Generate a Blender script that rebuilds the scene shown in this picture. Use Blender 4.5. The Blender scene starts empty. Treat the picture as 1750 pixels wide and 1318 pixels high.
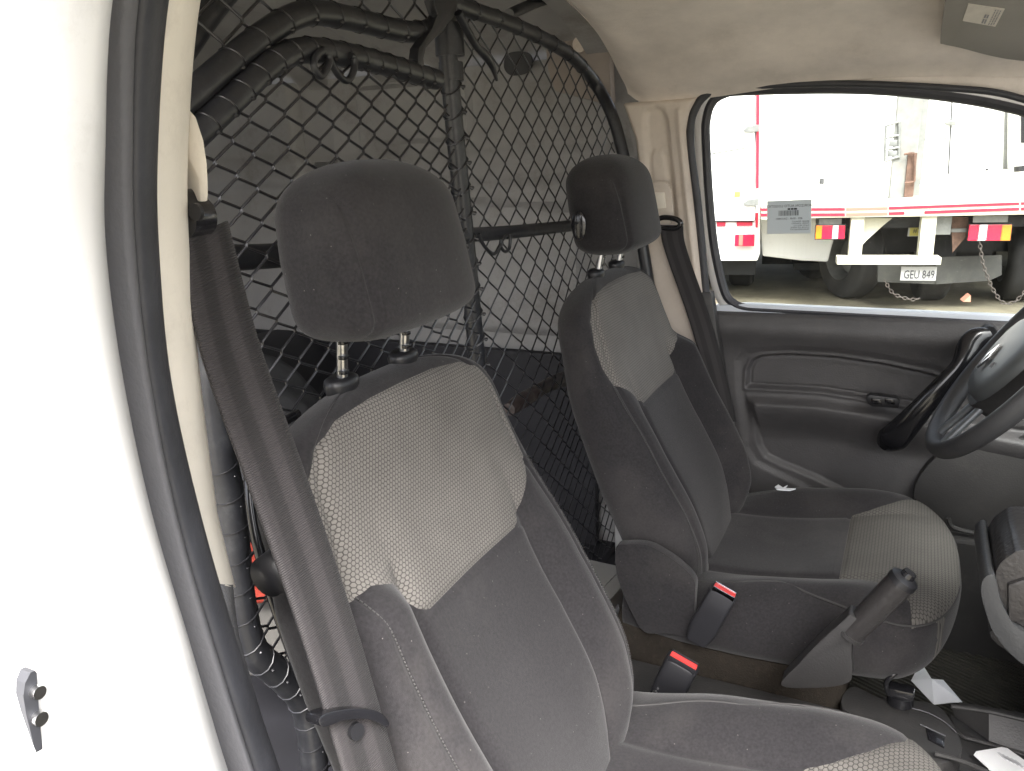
import bpy, bmesh, math, random
import numpy as np
from mathutils import Vector, Matrix
random.seed(4); rng = np.random.default_rng(4)
R_ = math.radians
sc = bpy.context.scene
# ------------------------------------------------------------------ camera, sky, sun, exposure
CF = 1386.0; YAW, PIT, ROL = R_(26.6), R_(16.3), R_(2.33); CAM = np.array([0, -1.038, 1.5])
Fv = np.array([-math.sin(YAW)*math.cos(PIT), math.cos(YAW)*math.cos(PIT), -math.sin(PIT)])
_R = np.array([math.cos(YAW), math.sin(YAW), 0]); _U = np.cross(_R, Fv)
Rv = _R*math.cos(ROL) - _U*math.sin(ROL); Uv = _U*math.cos(ROL) + _R*math.sin(ROL)
cam = bpy.data.cameras.new('camera'); co = bpy.data.objects.new('camera', cam); sc.collection.objects.link(co)
cam.sensor_width = 36; cam.lens = CF/1750*36; cam.clip_start = .02; cam.clip_end = 2000
co.matrix_world = Matrix(((Rv[0], Uv[0], -Fv[0], CAM[0]), (Rv[1], Uv[1], -Fv[1], CAM[1]), (Rv[2], Uv[2], -Fv[2], CAM[2]), (0, 0, 0, 1)))
sc.camera = co
SUN_EL, SUN_AZ = R_(52), R_(-62)      # azimuth of the direction towards the sun, measured from +x (sun on the camera's side)
w = bpy.data.worlds.new('World'); sc.world = w; w.use_nodes = True
nt = w.node_tree; bg = nt.nodes['Background']; sky = nt.nodes.new('ShaderNodeTexSky')
sky.sky_type = 'NISHITA'; sky.sun_disc = False; sky.sun_elevation = SUN_EL; sky.sun_rotation = R_(90) - SUN_AZ
sky.dust_density = 6; sky.ozone_density = .6; sky.air_density = .7
hs = nt.nodes.new('ShaderNodeHueSaturation'); hs.inputs['Saturation'].default_value = .42
nt.links.new(sky.outputs[0], hs.inputs['Color']); nt.links.new(hs.outputs[0], bg.inputs[0]); bg.inputs[1].default_value = .15
sl = bpy.data.lights.new('sun', 'SUN'); sl.energy = 1.5; sl.angle = R_(25); sl.color = (1, .985, .975)
so = bpy.data.objects.new('sun', sl); sc.collection.objects.link(so)
sd = Vector((math.cos(SUN_EL)*math.cos(SUN_AZ), math.cos(SUN_EL)*math.sin(SUN_AZ), math.sin(SUN_EL)))
so.rotation_euler = sd.to_track_quat('Z', 'Y').to_euler(); so.location = (0, -4, 6)
sc.view_settings.view_transform = 'Standard'; sc.view_settings.look = 'None'; sc.view_settings.gamma = 1
sc.view_settings.exposure = 2.45
sc.cycles.use_denoising = True; sc.cycles.max_bounces = 8; sc.cycles.diffuse_bounces = 5; sc.cycles.transparent_max_bounces = 12
sc.cycles.sample_clamp_indirect = 6

# ------------------------------------------------------------------ helpers
def ray(px, py): return Fv*CF + Rv*(px-875) - Uv*(py-659)
def at(px, py, ax, val):
    d = ray(px, py); i = 'xyz'.index(ax); return CAM + d*((val-CAM[i])/d[i])
def onp(px, py, P0, n):
    d = ray(px, py); P0 = np.array(P0); n = np.array(n); return CAM + d*(((P0-CAM) @ n)/(d @ n))
def ss(a, b, x):
    t = np.clip((np.asarray(x, float)-a)/(b-a), 0, 1); return t*t*(3-2*t)
def sstep(x): return ss(0, 1, x)
def link(o): sc.collection.objects.link(o); return o
def empty(name, loc, label, cat, group=None, rz=0):
    o = bpy.data.objects.new(name, None); link(o); o.location = loc; o.rotation_euler = (0, 0, rz); o.empty_display_size = .1
    o['label'] = label; o['category'] = cat
    if group: o['group'] = group
    return o
def tag(o, label, cat, group=None):
    o['label'] = label; o['category'] = cat
    if group: o['group'] = group
    return o
def mobj(name, me, mat, parent=None, smooth=True, loc=None, rot=None):
    me.name = name
    o = bpy.data.objects.new(name, me); link(o)
    if mat is not None:
        me.materials.clear(); me.materials.append(mat)
    if smooth: me.polygons.foreach_set('use_smooth', [True]*len(me.polygons))
    if parent is not None:
        o.parent = parent
        if loc is None and rot is None:      # vertices given in world coordinates
            pw = world_of(parent)
            o.matrix_parent_inverse = Matrix.Identity(4)
            o.matrix_local = pw.inverted()
    if loc is not None: o.location = loc
    if rot is not None: o.rotation_euler = rot
    return o
def world_of(o):
    m = Matrix.LocRotScale(o.location, o.rotation_euler, o.scale)
    return world_of(o.parent) @ m if o.parent else m
def raw(verts, faces):
    me = bpy.data.meshes.new('m'); me.from_pydata([tuple(map(float, v)) for v in verts], [], [tuple(map(int, f)) for f in faces]); me.update(); return me
class MB:
    def __init__(s): s.v = []; s.f = []
    def add(s, v, f):
        b = len(s.v); s.v += [tuple(map(float, p)) for p in v]; s.f += [tuple(int(i)+b for i in q) for q in f]; return s
    def box(s, a, b, bev=0, M=None):
        bm = bmesh.new(); bmesh.ops.create_cube(bm, size=1)
        a = Vector(a); b = Vector(b); c = (a+b)/2; d = b-a
        for v in bm.verts: v.co = Vector((v.co.x*d.x, v.co.y*d.y, v.co.z*d.z)) + c
        if bev: bmesh.ops.bevel(bm, geom=bm.edges[:], offset=bev, segments=2, affect='EDGES', profile=.6)
        if M is not None: bmesh.ops.transform(bm, matrix=M, verts=bm.verts)
        bm.verts.index_update()
        s.add([v.co for v in bm.verts], [[v.index for v in f.verts] for f in bm.faces]); bm.free(); return s
    def tube(s, pts, r, n=10, closed=False, sub=0):
        v, f = tube(pts, r, n, closed, sub); return s.add(v, f)
    def build(s, name, mat, parent=None, smooth=True, sharp=40):
        me = raw(s.v, s.f); o = mobj(name, me, mat, parent, smooth)
        if smooth and sharp: 
            try: me.set_sharp_from_angle(angle=R_(sharp))
            except Exception: pass
        return o
def catmull(P, sub=6, closed=False):
    P = np.array(P, float); n = len(P); out = []
    rngi = range(n if closed else n-1)
    for i in rngi:
        g = (lambda k: P[k % n]) if closed else (lambda k: P[min(max(k, 0), n-1)])
        p0, p1, p2, p3 = g(i-1), g(i), g(i+1), g(i+2)
        for k in range(sub):
            t = k/sub
            out.append(.5*((2*p1) + (-p0+p2)*t + (2*p0-5*p1+4*p2-p3)*t*t + (-p0+3*p1-3*p2+p3)*t**3))
    if not closed: out.append(P[-1])
    return np.array(out)
def tube(pts, r, n=10, closed=False, sub=0):
    P = catmull(pts, sub, closed) if sub else np.array(pts, float)
    m = len(P); T = np.roll(P, -1, 0)-np.roll(P, 1, 0) if closed else np.gradient(P, axis=0)
    T /= np.linalg.norm(T, axis=1)[:, None]+1e-12
    u = np.cross(T[0], [0, 0, 1.]); 
    if np.linalg.norm(u) < .1: u = np.cross(T[0], [0, 1., 0])
    u /= np.linalg.norm(u); V = []
    rr = np.full(m, r) if np.isscalar(r) else np.interp(np.linspace(0, 1, m), np.linspace(0, 1, len(r)), r)
    for i in range(m):
        u = u - T[i]*(u @ T[i]); u /= np.linalg.norm(u); w_ = np.cross(T[i], u)
        for k in range(n):
            a = 2*math.pi*k/n; V.append(P[i]+rr[i]*(math.cos(a)*u+math.sin(a)*w_))
    F = []
    for i in range(m if closed else m-1):
        j = (i+1) % m
        for k in range(n): F.append((i*n+k, i*n+(k+1) % n, j*n+(k+1) % n, j*n+k))
    if not closed:
        F.append(tuple(range(n))[::-1]); F.append(tuple((m-1)*n+k for k in range(n)))
    return V, F
def loft(rings, cap=True, closed=True):
    R = np.array(rings); m, n = R.shape[:2]; V = list(R.reshape(-1, 3)); F = []
    kk = n if closed else n-1
    for i in range(m-1):
        for k in range(kk): F.append((i*n+k, i*n+(k+1) % n, (i+1)*n+(k+1) % n, (i+1)*n+k))
    if cap and closed:
        for i, s_ in ((0, -1), (m-1, 1)):
            c = len(V); V.append(R[i].mean(0))
            for k in range(n):
                a, b = i*n+k, i*n+(k+1) % n
                F.append((a, b, c) if s_ > 0 else (b, a, c))
    return V, F
def poly_sdf(P, poly):
    """signed distance (negative inside) of points P (n,2) to a polygon"""
    P = np.asarray(P, float); Q = np.asarray(poly, float); d = np.full(len(P), 1e9); ins = np.zeros(len(P), bool)
    for i in range(len(Q)):
        a, b = Q[i], Q[(i+1) % len(Q)]; ab = b-a; t = np.clip(((P-a) @ ab)/(ab @ ab), 0, 1)
        d = np.minimum(d, np.linalg.norm(P-a-t[:, None]*ab, axis=1))
        c = ((a[1] > P[:, 1]) != (b[1] > P[:, 1]))
        with np.errstate(divide='ignore', invalid='ignore'):
            xi = (b[0]-a[0])*(P[:, 1]-a[1])/(b[1]-a[1]+1e-15)+a[0]
        ins ^= c & (P[:, 0] < xi)
    return np.where(ins, -d, d)
def line_dist(P, L):
    P = np.asarray(P, float); L = np.asarray(L, float); d = np.full(len(P), 1e9)
    for a, b in zip(L[:-1], L[1:]):
        ab = b-a; t = np.clip(((P-a) @ ab)/(ab @ ab), 0, 1); d = np.minimum(d, np.linalg.norm(P-a-t[:, None]*ab, axis=1))
    return d
def split(V, F, S):
    """cut a mesh along the zero line of the vertex field S; returns (outside, inside)"""
    V = [tuple(map(float, v)) for v in V]; S = np.asarray(S); ec = {}
    def cut(a, b):
        k = (min(a, b), max(a, b))
        if k not in ec:
            t = S[k[0]]/(S[k[0]]-S[k[1]]); p, q = V[k[0]], V[k[1]]
            V.append(tuple(p[i]+(q[i]-p[i])*t for i in range(3))); ec[k] = len(V)-1
        return ec[k]
    O = []; I = []
    for f in F:
        sg = [S[i] < 0 for i in f]
        if all(sg): I.append(f)
        elif not any(sg): O.append(f)
        else:
            a = []; b = []
            for i in range(len(f)):
                p, q = f[i], f[(i+1) % len(f)]
                (a if S[p] < 0 else b).append(p)
                if (S[p] < 0) != (S[q] < 0):
                    c = cut(p, q); a.append(c); b.append(c)
            if len(a) > 2: I.append(tuple(a))
            if len(b) > 2: O.append(tuple(b))
    res = []
    for FF in (O, I):
        used = sorted({i for f in FF for i in f}); mp = {i: k for k, i in enumerate(used)}
        res.append(([V[i] for i in used], [tuple(mp[i] for i in f) for f in FF]))
    return res
def extrude_poly(pts, vec, bev=0):
    """flat polygon (3D points) extruded along vec into a solid"""
    bm = bmesh.new(); vs = [bm.verts.new(tuple(map(float, p))) for p in pts]; f = bm.faces.new(vs)
    r = bmesh.ops.extrude_face_region(bm, geom=[f]); nv = [e for e in r['geom'] if isinstance(e, bmesh.types.BMVert)]
    bmesh.ops.translate(bm, vec=Vector(tuple(map(float, vec))), verts=nv)
    bmesh.ops.recalc_face_normals(bm, faces=bm.faces)
    if bev: bmesh.ops.bevel(bm, geom=bm.edges[:], offset=bev, segments=2, affect='EDGES', profile=.6, clamp_overlap=True)
    bm.verts.index_update(); v = [tuple(x.co) for x in bm.verts]; f = [[x.index for x in q.verts] for q in bm.faces]; bm.free(); return v, f
def text_vf(txt, size, X, Y, org, align='LEFT', depth=.0):
    """text as flat mesh; X,Y are the world directions of the writing, org its origin"""
    c = bpy.data.curves.new('t', 'FONT'); c.body = txt; c.size = size; c.align_x = align; c.resolution_u = 2
    o = bpy.data.objects.new('t', c); sc.collection.objects.link(o); bpy.context.view_layer.update()
    me = bpy.data.meshes.new_from_object(o.evaluated_get(bpy.context.evaluated_depsgraph_get()))
    X, Y, org = np.array(X, float), np.array(Y, float), np.array(org, float)
    V = [org+X*v.co.x+Y*v.co.y for v in me.vertices]; F = [list(p.vertices) for p in me.polygons]
    bpy.data.objects.remove(o); bpy.data.meshes.remove(me); bpy.data.curves.remove(c)
    return V, F

# ------------------------------------------------------------------ materials
def mat(name, col, rough=.6, spec=.5, metal=0, bump=0, bscale=200, var=0, vscale=8, sheen=0, coat=0, dust=0, dscale=40, dcol=(.3, .28, .25), bdist=.002):
    m = bpy.data.materials.new(name); m.use_nodes = True; t = m.node_tree; b = t.nodes['Principled BSDF']
    b.inputs['Base Color'].default_value = (*col, 1); b.inputs['Roughness'].default_value = rough
    b.inputs['Specular IOR Level'].default_value = spec; b.inputs['Metallic'].default_value = metal
    if sheen: b.inputs['Sheen Weight'].default_value = sheen; b.inputs['Sheen Roughness'].default_value = .5
    if coat: b.inputs['Coat Weight'].default_value = coat
    tc = t.nodes.new('ShaderNodeTexCoord')
    last = None
    if var:
        n = t.nodes.new('ShaderNodeTexNoise'); n.inputs['Scale'].default_value = vscale; n.inputs['Detail'].default_value = 6; n.inputs['Roughness'].default_value = .65
        t.links.new(tc.outputs['Object'], n.inputs['Vector'])
        r = t.nodes.new('ShaderNodeValToRGB'); r.color_ramp.elements[0].position = .3; r.color_ramp.elements[1].position = .7
        r.color_ramp.elements[0].color = (*[c*(1-var) for c in col], 1); r.color_ramp.elements[1].color = (*[min(1, c*(1+var)) for c in col], 1)
        t.links.new(n.outputs['Fac'], r.inputs['Fac']); last = r.outputs['Color']
    if dust:
        n = t.nodes.new('ShaderNodeTexNoise'); n.inputs['Scale'].default_value = dscale; n.inputs['Detail'].default_value = 8; n.inputs['Roughness'].default_value = .8
        t.links.new(tc.outputs['Object'], n.inputs['Vector'])
        r = t.nodes.new('ShaderNodeMapRange'); r.inputs['From Min'].default_value = .52; r.inputs['From Max'].default_value = .75; r.inputs['To Max'].default_value = dust
        t.links.new(n.outputs['Fac'], r.inputs['Value'])
        mx = t.nodes.new('ShaderNodeMix'); mx.data_type = 'RGBA'; mx.inputs['A'].default_value = (*col, 1); mx.inputs['B'].default_value = (*dcol, 1)
        if last: t.links.new(last, mx.inputs['A'])
        t.links.new(r.outputs[0], mx.inputs['Factor']); last = mx.outputs['Result']
    if last: t.links.new(last, b.inputs['Base Color'])
    if bump:
        n = t.nodes.new('ShaderNodeTexNoise'); n.inputs['Scale'].default_value = bscale; n.inputs['Detail'].default_value = 3
        t.links.new(tc.outputs['Object'], n.inputs['Vector'])
        bp = t.nodes.new('ShaderNodeBump'); bp.inputs['Strength'].default_value = bump; bp.inputs['Distance'].default_value = bdist
        t.links.new(n.outputs['Fac'], bp.inputs['Height']); t.links.new(bp.outputs[0], b.inputs['Normal'])
    return m
def vm(t, op, a, b=None):
    n = t.nodes.new('ShaderNodeVectorMath'); n.operation = op
    for i, x in enumerate((a, b)):
        if x is None: continue
        if isinstance(x, tuple): n.inputs[i].default_value = x
        else: t.links.new(x, n.inputs[i])
    return n
def mm(t, op, a, b=None, c=None):
    n = t.nodes.new('ShaderNodeMath'); n.operation = op
    for i, x in enumerate((a, b, c)):
        if x is None: continue
        if isinstance(x, (int, float)): n.inputs[i].default_value = x
        else: t.links.new(x, n.inputs[i])
    return n.outputs[0]
def hex_fabric(name, axes, cell, c_cell, c_gap):
    """honeycomb weave drawn on two object axes"""
    m = bpy.data.materials.new(name); m.use_nodes = True; t = m.node_tree; b = t.nodes['Principled BSDF']
    b.inputs['Roughness'].default_value = .85; b.inputs['Specular IOR Level'].default_value = .25
    b.inputs['Sheen Weight'].default_value = .04
    tc = t.nodes.new('ShaderNodeTexCoord'); sx = t.nodes.new('ShaderNodeSeparateXYZ'); t.links.new(tc.outputs['Object'], sx.inputs[0])
    cb = t.nodes.new('ShaderNodeCombineXYZ')
    t.links.new(sx.outputs[axes[0]], cb.inputs[0]); t.links.new(sx.outputs[axes[1]], cb.inputs[1])
    p = vm(t, 'SCALE', cb.outputs[0]); p.inputs['Scale'].default_value = 1/cell
    p2 = vm(t, 'ADD', p.outputs[0], (100., 173.2, 0.))
    r = (1., 1.7320508, 1.); h = (.5, .8660254, .5)
    def cellv(src):
        a = vm(t, 'MODULO', src, r); return vm(t, 'SUBTRACT', a.outputs[0], h).outputs[0]
    a = cellv(p2.outputs[0]); bb = cellv(vm(t, 'SUBTRACT', p2.outputs[0], (.5, .8660254, 0.)).outputs[0])
    # keep z out of it
    a = vm(t, 'MULTIPLY', a, (1., 1., 0.)).outputs[0]; bb = vm(t, 'MULTIPLY', bb, (1., 1., 0.)).outputs[0]
    la = vm(t, 'DOT_PRODUCT', a, a).outputs['Value']; lb = vm(t, 'DOT_PRODUCT', bb, bb).outputs['Value']
    lt = mm(t, 'LESS_THAN', la, lb)
    mx = t.nodes.new('ShaderNodeMix'); mx.data_type = 'VECTOR'; t.links.new(lt, mx.inputs['Factor'])
    t.links.new(bb, mx.inputs[4]); t.links.new(a, mx.inputs[5])
    g = vm(t, 'ABSOLUTE', mx.outputs[1]).outputs[0]
    gx = t.nodes.new('ShaderNodeSeparateXYZ'); t.links.new(g, gx.inputs[0])
    d = mm(t, 'MAXIMUM', gx.outputs[0], vm(t, 'DOT_PRODUCT', g, (.5, .8660254, 0.)).outputs['Value'])   # .5 at the cell border
    mr = t.nodes.new('ShaderNodeMapRange'); mr.interpolation_type = 'SMOOTHSTEP'; mr.inputs['From Min'].default_value = .36; mr.inputs['From Max'].default_value = .46
    t.links.new(d, mr.inputs['Value'])
    n = t.nodes.new('ShaderNodeTexNoise'); n.inputs['Scale'].default_value = 9; n.inputs['Detail'].default_value = 7; t.links.new(tc.outputs['Object'], n.inputs['Vector'])
    cm = t.nodes.new('ShaderNodeMix'); cm.data_type = 'RGBA'; cm.inputs['A'].default_value = (*c_cell, 1); cm.inputs['B'].default_value = (*c_gap, 1)
    t.links.new(mr.outputs[0], cm.inputs['Factor'])
    vr = t.nodes.new('ShaderNodeMapRange'); vr.inputs['From Min'].default_value = .3; vr.inputs['From Max'].default_value = .7; vr.inputs['To Min'].default_value = .82; vr.inputs['To Max'].default_value = 1.15
    t.links.new(n.outputs['Fac'], vr.inputs['Value'])
    sc_ = vm(t, 'SCALE', cm.outputs['Result']); t.links.new(vr.outputs[0], sc_.inputs['Scale']); t.links.new(sc_.outputs[0], b.inputs['Base Color'])
    n2 = t.nodes.new('ShaderNodeTexNoise'); n2.inputs['Scale'].default_value = 1500; t.links.new(tc.outputs['Object'], n2.inputs['Vector'])
    hh = mm(t, 'ADD', mm(t, 'MULTIPLY', mr.outputs[0], -1.), mm(t, 'MULTIPLY', n2.outputs['Fac'], .5))
    bp = t.nodes.new('ShaderNodeBump'); bp.inputs['Strength'].default_value = .6; bp.inputs['Distance'].default_value = .0008
    t.links.new(hh, bp.inputs['Height']); t.links.new(bp.outputs[0], b.inputs['Normal'])
    return m
def fabric(name, col, dust=.25, stain=.25):
    m = mat(name, col, rough=.92, spec=.25, var=stain, vscale=3, sheen=.13, bump=.5, bscale=1400, bdist=.0006)
    t = m.node_tree; b = t.nodes['Principled BSDF']; tc = [n for n in t.nodes if n.type == 'TEX_COORD'][0]
    src = b.inputs['Base Color'].links[0].from_socket
    # fine mottled yarn + pale dust specks and soft rubbed patches
    n = t.nodes.new('ShaderNodeTexNoise'); n.inputs['Scale'].default_value = 300; n.inputs['Detail'].default_value = 2; t.links.new(tc.outputs['Object'], n.inputs['Vector'])
    vr = t.nodes.new('ShaderNodeMapRange'); vr.inputs['From Min'].default_value = .3; vr.inputs['From Max'].default_value = .7; vr.inputs['To Min'].default_value = .78; vr.inputs['To Max'].default_value = 1.22
    t.links.new(n.outputs['Fac'], vr.inputs['Value']); s_ = vm(t, 'SCALE', src); t.links.new(vr.outputs[0], s_.inputs['Scale'])
    n3 = t.nodes.new('ShaderNodeTexNoise'); n3.inputs['Scale'].default_value = 7; n3.inputs['Detail'].default_value = 9; n3.inputs['Roughness'].default_value = .6; t.links.new(tc.outputs['Object'], n3.inputs['Vector'])
    r3 = t.nodes.new('ShaderNodeMapRange'); r3.inputs['From Min'].default_value = .5; r3.inputs['From Max'].default_value = .78; r3.inputs['To Max'].default_value = dust; t.links.new(n3.outputs['Fac'], r3.inputs['Value'])
    v = t.nodes.new('ShaderNodeTexVoronoi'); v.inputs['Scale'].default_value = 75; t.links.new(tc.outputs['Object'], v.inputs['Vector'])
    lt = mm(t, 'LESS_THAN', v.outputs['Distance'], .045)
    f = mm(t, 'MAXIMUM', r3.outputs[0], mm(t, 'MULTIPLY', lt, .5))
    mx = t.nodes.new('ShaderNodeMix'); mx.data_type = 'RGBA'; mx.inputs['B'].default_value = (.22, .205, .19, 1)
    t.links.new(s_.outputs[0], mx.inputs['A']); t.links.new(f, mx.inputs['Factor']); t.links.new(mx.outputs['Result'], b.inputs['Base Color'])
    return m
M = {}
M['cloth'] = fabric('charcoal_seat_cloth', (.0208, .0194, .0210), .11, .16)
M['hexb'] = hex_fabric('honeycomb_back', (1, 2), .0048, (.160, .150, .138), (.058, .054, .050))
M['hexc'] = hex_fabric('honeycomb_cushion', (1, 0), .0058, (.120, .113, .103), (.044, .041, .039))
M['thread'] = mat('grey_thread', (.050, .048, .048), .8)
M['plastic'] = mat('black_plastic', (.013, .013, .015), .40, bump=.25, bscale=500, bdist=.0005)
M['gloss'] = mat('gloss_black', (.012, .012, .014), .18, coat=.3)
M['steel'] = mat('worn_steel', (.5, .5, .5), .28, metal=1, var=.25, vscale=80)
M['chrome'] = mat('chrome', (.8, .8, .82), .12, metal=1)
M['rubber'] = mat('weather_rubber', (.035, .036, .042), .5, bump=.35, bscale=260, bdist=.001, var=.25, vscale=20)
M['rubber2'] = mat('dusty_rubber_lip', (.11, .11, .118), .7, bump=.3, bscale=300)
M['cream'] = mat('cream_pillar_plastic', (.80, .75, .66), .55, bump=.12, bscale=600, var=.06, vscale=12, dust=.18, dcol=(.25, .2, .15), dscale=25, bdist=.0006)
M['beige'] = mat('beige_pillar_plastic', (.62, .55, .48), .55, bump=.15, bscale=600, var=.1, vscale=8, dust=.25, dcol=(.2, .16, .12), dscale=14, bdist=.0006)
M['paint'] = mat('white_body_paint', (.80, .80, .79), .3, coat=.6, var=.02, vscale=4)
M['jamb'] = mat('white_jamb_paint', (.80, .80, .79), .35, coat=.4, dust=.25, dcol=(.35, .33, .3), dscale=20)
M['liner'] = mat('headliner_felt', (.70, .635, .575), .95, spec=.1, var=.16, vscale=6, bump=.5, bscale=420, dust=.35, dcol=(.42, .365, .315), dscale=7, sheen=.2, bdist=.001)
M['door'] = mat('door_panel_grain', (.062, .0595, .061), .52, bump=.55, bscale=330, var=.18, vscale=6, dust=.25, dcol=(.13, .12, .11), dscale=9, bdist=.0012)
M['door2'] = mat('door_insert', (.040, .037, .036), .55, bump=.35, bscale=500, var=.15, vscale=6, bdist=.0008)
M['black_metal'] = mat('black_powder_coat', (.022, .023, .027), .36, bump=.1, bscale=120, var=.2, vscale=30, dust=.3, dcol=(.12, .12, .12), dscale=30)
M['net'] = mat('black_net_wire', (.02, .02, .023), .3, spec=.7)
M['cargo'] = mat('cargo_grey_paint', (.30, .297, .295), .5, var=.15, vscale=3, dust=.7, dcol=(.13, .115, .10), dscale=5, bump=.05, bscale=20)
M['cargo2'] = mat('cargo_panel_board', (.30, .275, .25), .6, var=.15, vscale=3, dust=.3, dcol=(.15, .13, .12), dscale=7)
M['cdark'] = mat('cargo_dark_lining', (.018, .018, .022), .65, var=.3, vscale=6)
M['carpet'] = mat('brown_worn_carpet', (.026, .022, .018), .95, spec=.1, bump=.9, bscale=500, var=.25, vscale=10, dust=.5, dcol=(.075, .062, .048), dscale=60, bdist=.002)
M['felt'] = mat('grey_sill_felt', (.17, .17, .18), .9, bump=.7, bscale=500, var=.15, vscale=30)
M['belt'] = None
M['red'] = mat('red_release', (.62, .035, .03), .35, coat=.3)
M['orange'] = mat('orange_cloth', (.24, .022, .010), .8, var=.15, vscale=20, bump=.4, bscale=90)
M['paper'] = mat('white_paper', (.72, .74, .78), .7)
M['ink'] = mat('dark_ink', (.03, .03, .035), .7)
M['inkg'] = mat('grey_ink', (.25, .25, .26), .7)
M['sticker'] = mat('grey_sticker', (.30, .315, .325), .6)
_t = M['sticker'].node_tree; _o = [n for n in _t.nodes if n.type == 'OUTPUT_MATERIAL'][0]; _b = _t.nodes['Principled BSDF']; _b.inputs['Base Color'].default_value = (.5, .52, .53, 1)
_tl = _t.nodes.new('ShaderNodeBsdfTranslucent'); _tl.inputs[0].default_value = (.85, .88, .90, 1); _m = _t.nodes.new('ShaderNodeMixShader'); _m.inputs[0].default_value = .5
_t.links.new(_b.outputs[0], _m.inputs[1]); _t.links.new(_tl.outputs[0], _m.inputs[2]); _t.links.new(_m.outputs[0], _o.inputs[0])
M['label'] = mat('visor_label', (.55, .51, .45), .6, var=.08, vscale=60)
M['visor'] = mat('visor_vinyl', (.25, .235, .215), .7, bump=.2, bscale=500, var=.06, vscale=10)
M['dash'] = mat('dash_plastic', (.031, .030, .030), .5, bump=.5, bscale=380, var=.15, vscale=7, dust=.2, dcol=(.12, .11, .1), dscale=12, bdist=.001)
M['wheel'] = mat('steering_polyurethane', (.046, .046, .048), .50, bump=.5, bscale=450, bdist=.0008, var=.15, vscale=10)
M['pad'] = mat('airbag_pad', (.085, .09, .092), .42, bump=.2, bscale=600, bdist=.0005)
M['leather'] = mat('gaiter_leather', (.030, .028, .028), .38, bump=.5, bscale=150, bdist=.002)
M['mat'] = mat('ribbed_rubber', (.035, .033, .029), .6, bump=.3, bscale=200, var=.3, vscale=7, dust=.4, dcol=(.13, .115, .09), dscale=30)
M['greybox'] = mat('pale_case', (.42, .41, .38), .5, var=.08, vscale=20, dust=.35, dcol=(.2, .18, .15), dscale=20)
M['bag'] = mat('grey_canvas', (.055, .056, .06), .9, var=.25, vscale=9, bump=.5, bscale=60)
M['tyre'] = mat('tyre_rubber', (.022, .022, .022), .8, bump=.4, bscale=60, var=.3, vscale=8)
M['twhite'] = mat('truck_white_paint', (.80, .80, .78), .4, coat=.3, var=.03, vscale=1.5)
M['tcream'] = mat('flatbed_cream_paint', (.55, .53, .43), .5, var=.12, vscale=5, dust=.25, dcol=(.4, .36, .26), dscale=10)
M['tdark'] = mat('truck_underside', (.010, .011, .013), .7, var=.4, vscale=4, dust=.15, dcol=(.06, .055, .045), dscale=8)
M['tred'] = mat('red_reflective_tape', (.42, .02, .045), .35)
M['tpink'] = mat('faded_reflective_tape', (.55, .16, .12), .4)
M['lred'] = mat('red_lens', (.62, .015, .05), .15, coat=.5)
M['lwhite'] = mat('clear_lens', (.75, .72, .75), .15, coat=.5)
M['lamber'] = mat('amber_lens', (.75, .22, .02), .15, coat=.5)
M['galv'] = mat('galvanised', (.20, .205, .195), .45, metal=.3, var=.2, vscale=20)
M['mast'] = mat('weathered_pale_mast', (.20, .205, .19), .7, var=.25, vscale=5, dust=.3, dcol=(.3, .16, .1), dscale=6)
M['rust'] = mat('rusty_steel', (.115, .065, .045), .8, var=.4, vscale=15)
M['plate'] = mat('plate_white', (.34, .34, .33), .5)
M['chain'] = mat('dull_chain', (.065, .055, .048), .7, var=.3, vscale=20)
M['yellow'] = mat('yellow_sign', (.40, .35, .07), .6)
M['flap'] = mat('grey_mud_flap', (.045, .046, .042), .7, var=.3, vscale=5, dust=.5, dcol=(.09, .08, .06), dscale=10)
def ground_mat():
    m = mat('yard_concrete', (.175, .158, .110), .8, var=.4, vscale=1.2, dust=.8, dcol=(.055, .050, .034), dscale=1.6, bump=.6, bscale=9, bdist=.02); return m
M['ground'] = ground_mat()
def webbing(name, col, lo=.75, hi=1.35):
    m = bpy.data.materials.new(name); m.use_nodes = True; t = m.node_tree; b = t.nodes['Principled BSDF']
    b.inputs['Roughness'].default_value = .6; b.inputs['Sheen Weight'].default_value = .08
    u = t.nodes.new('ShaderNodeUVMap'); s = t.nodes.new('ShaderNodeSeparateXYZ'); t.links.new(u.outputs[0], s.inputs[0])
    w1 = mm(t, 'SINE', mm(t, 'MULTIPLY', s.outputs[0], 12.6)); r = t.nodes.new('ShaderNodeMapRange'); r.inputs['From Min'].default_value = -.3; r.inputs['From Max'].default_value = .3
    r.inputs['To Min'].default_value = lo; r.inputs['To Max'].default_value = hi; t.links.new(w1, r.inputs['Value'])
    c = t.nodes.new('ShaderNodeRGB'); c.outputs[0].default_value = (*col, 1)
    v = vm(t, 'SCALE', c.outputs[0]); t.links.new(r.outputs[0], v.inputs['Scale']); t.links.new(v.outputs[0], b.inputs['Base Color'])
    h = mm(t, 'SINE', mm(t, 'MULTIPLY', s.outputs[1], 3600.)); bp = t.nodes.new('ShaderNodeBump'); bp.inputs['Strength'].default_value = .5; bp.inputs['Distance'].default_value = .0005
    t.links.new(h, bp.inputs['Height']); t.links.new(bp.outputs[0], b.inputs['Normal']); return m
M['belt'] = webbing('seat_belt_webbing', (.0165, .0140, .0150), .6, 1.5)
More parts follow.
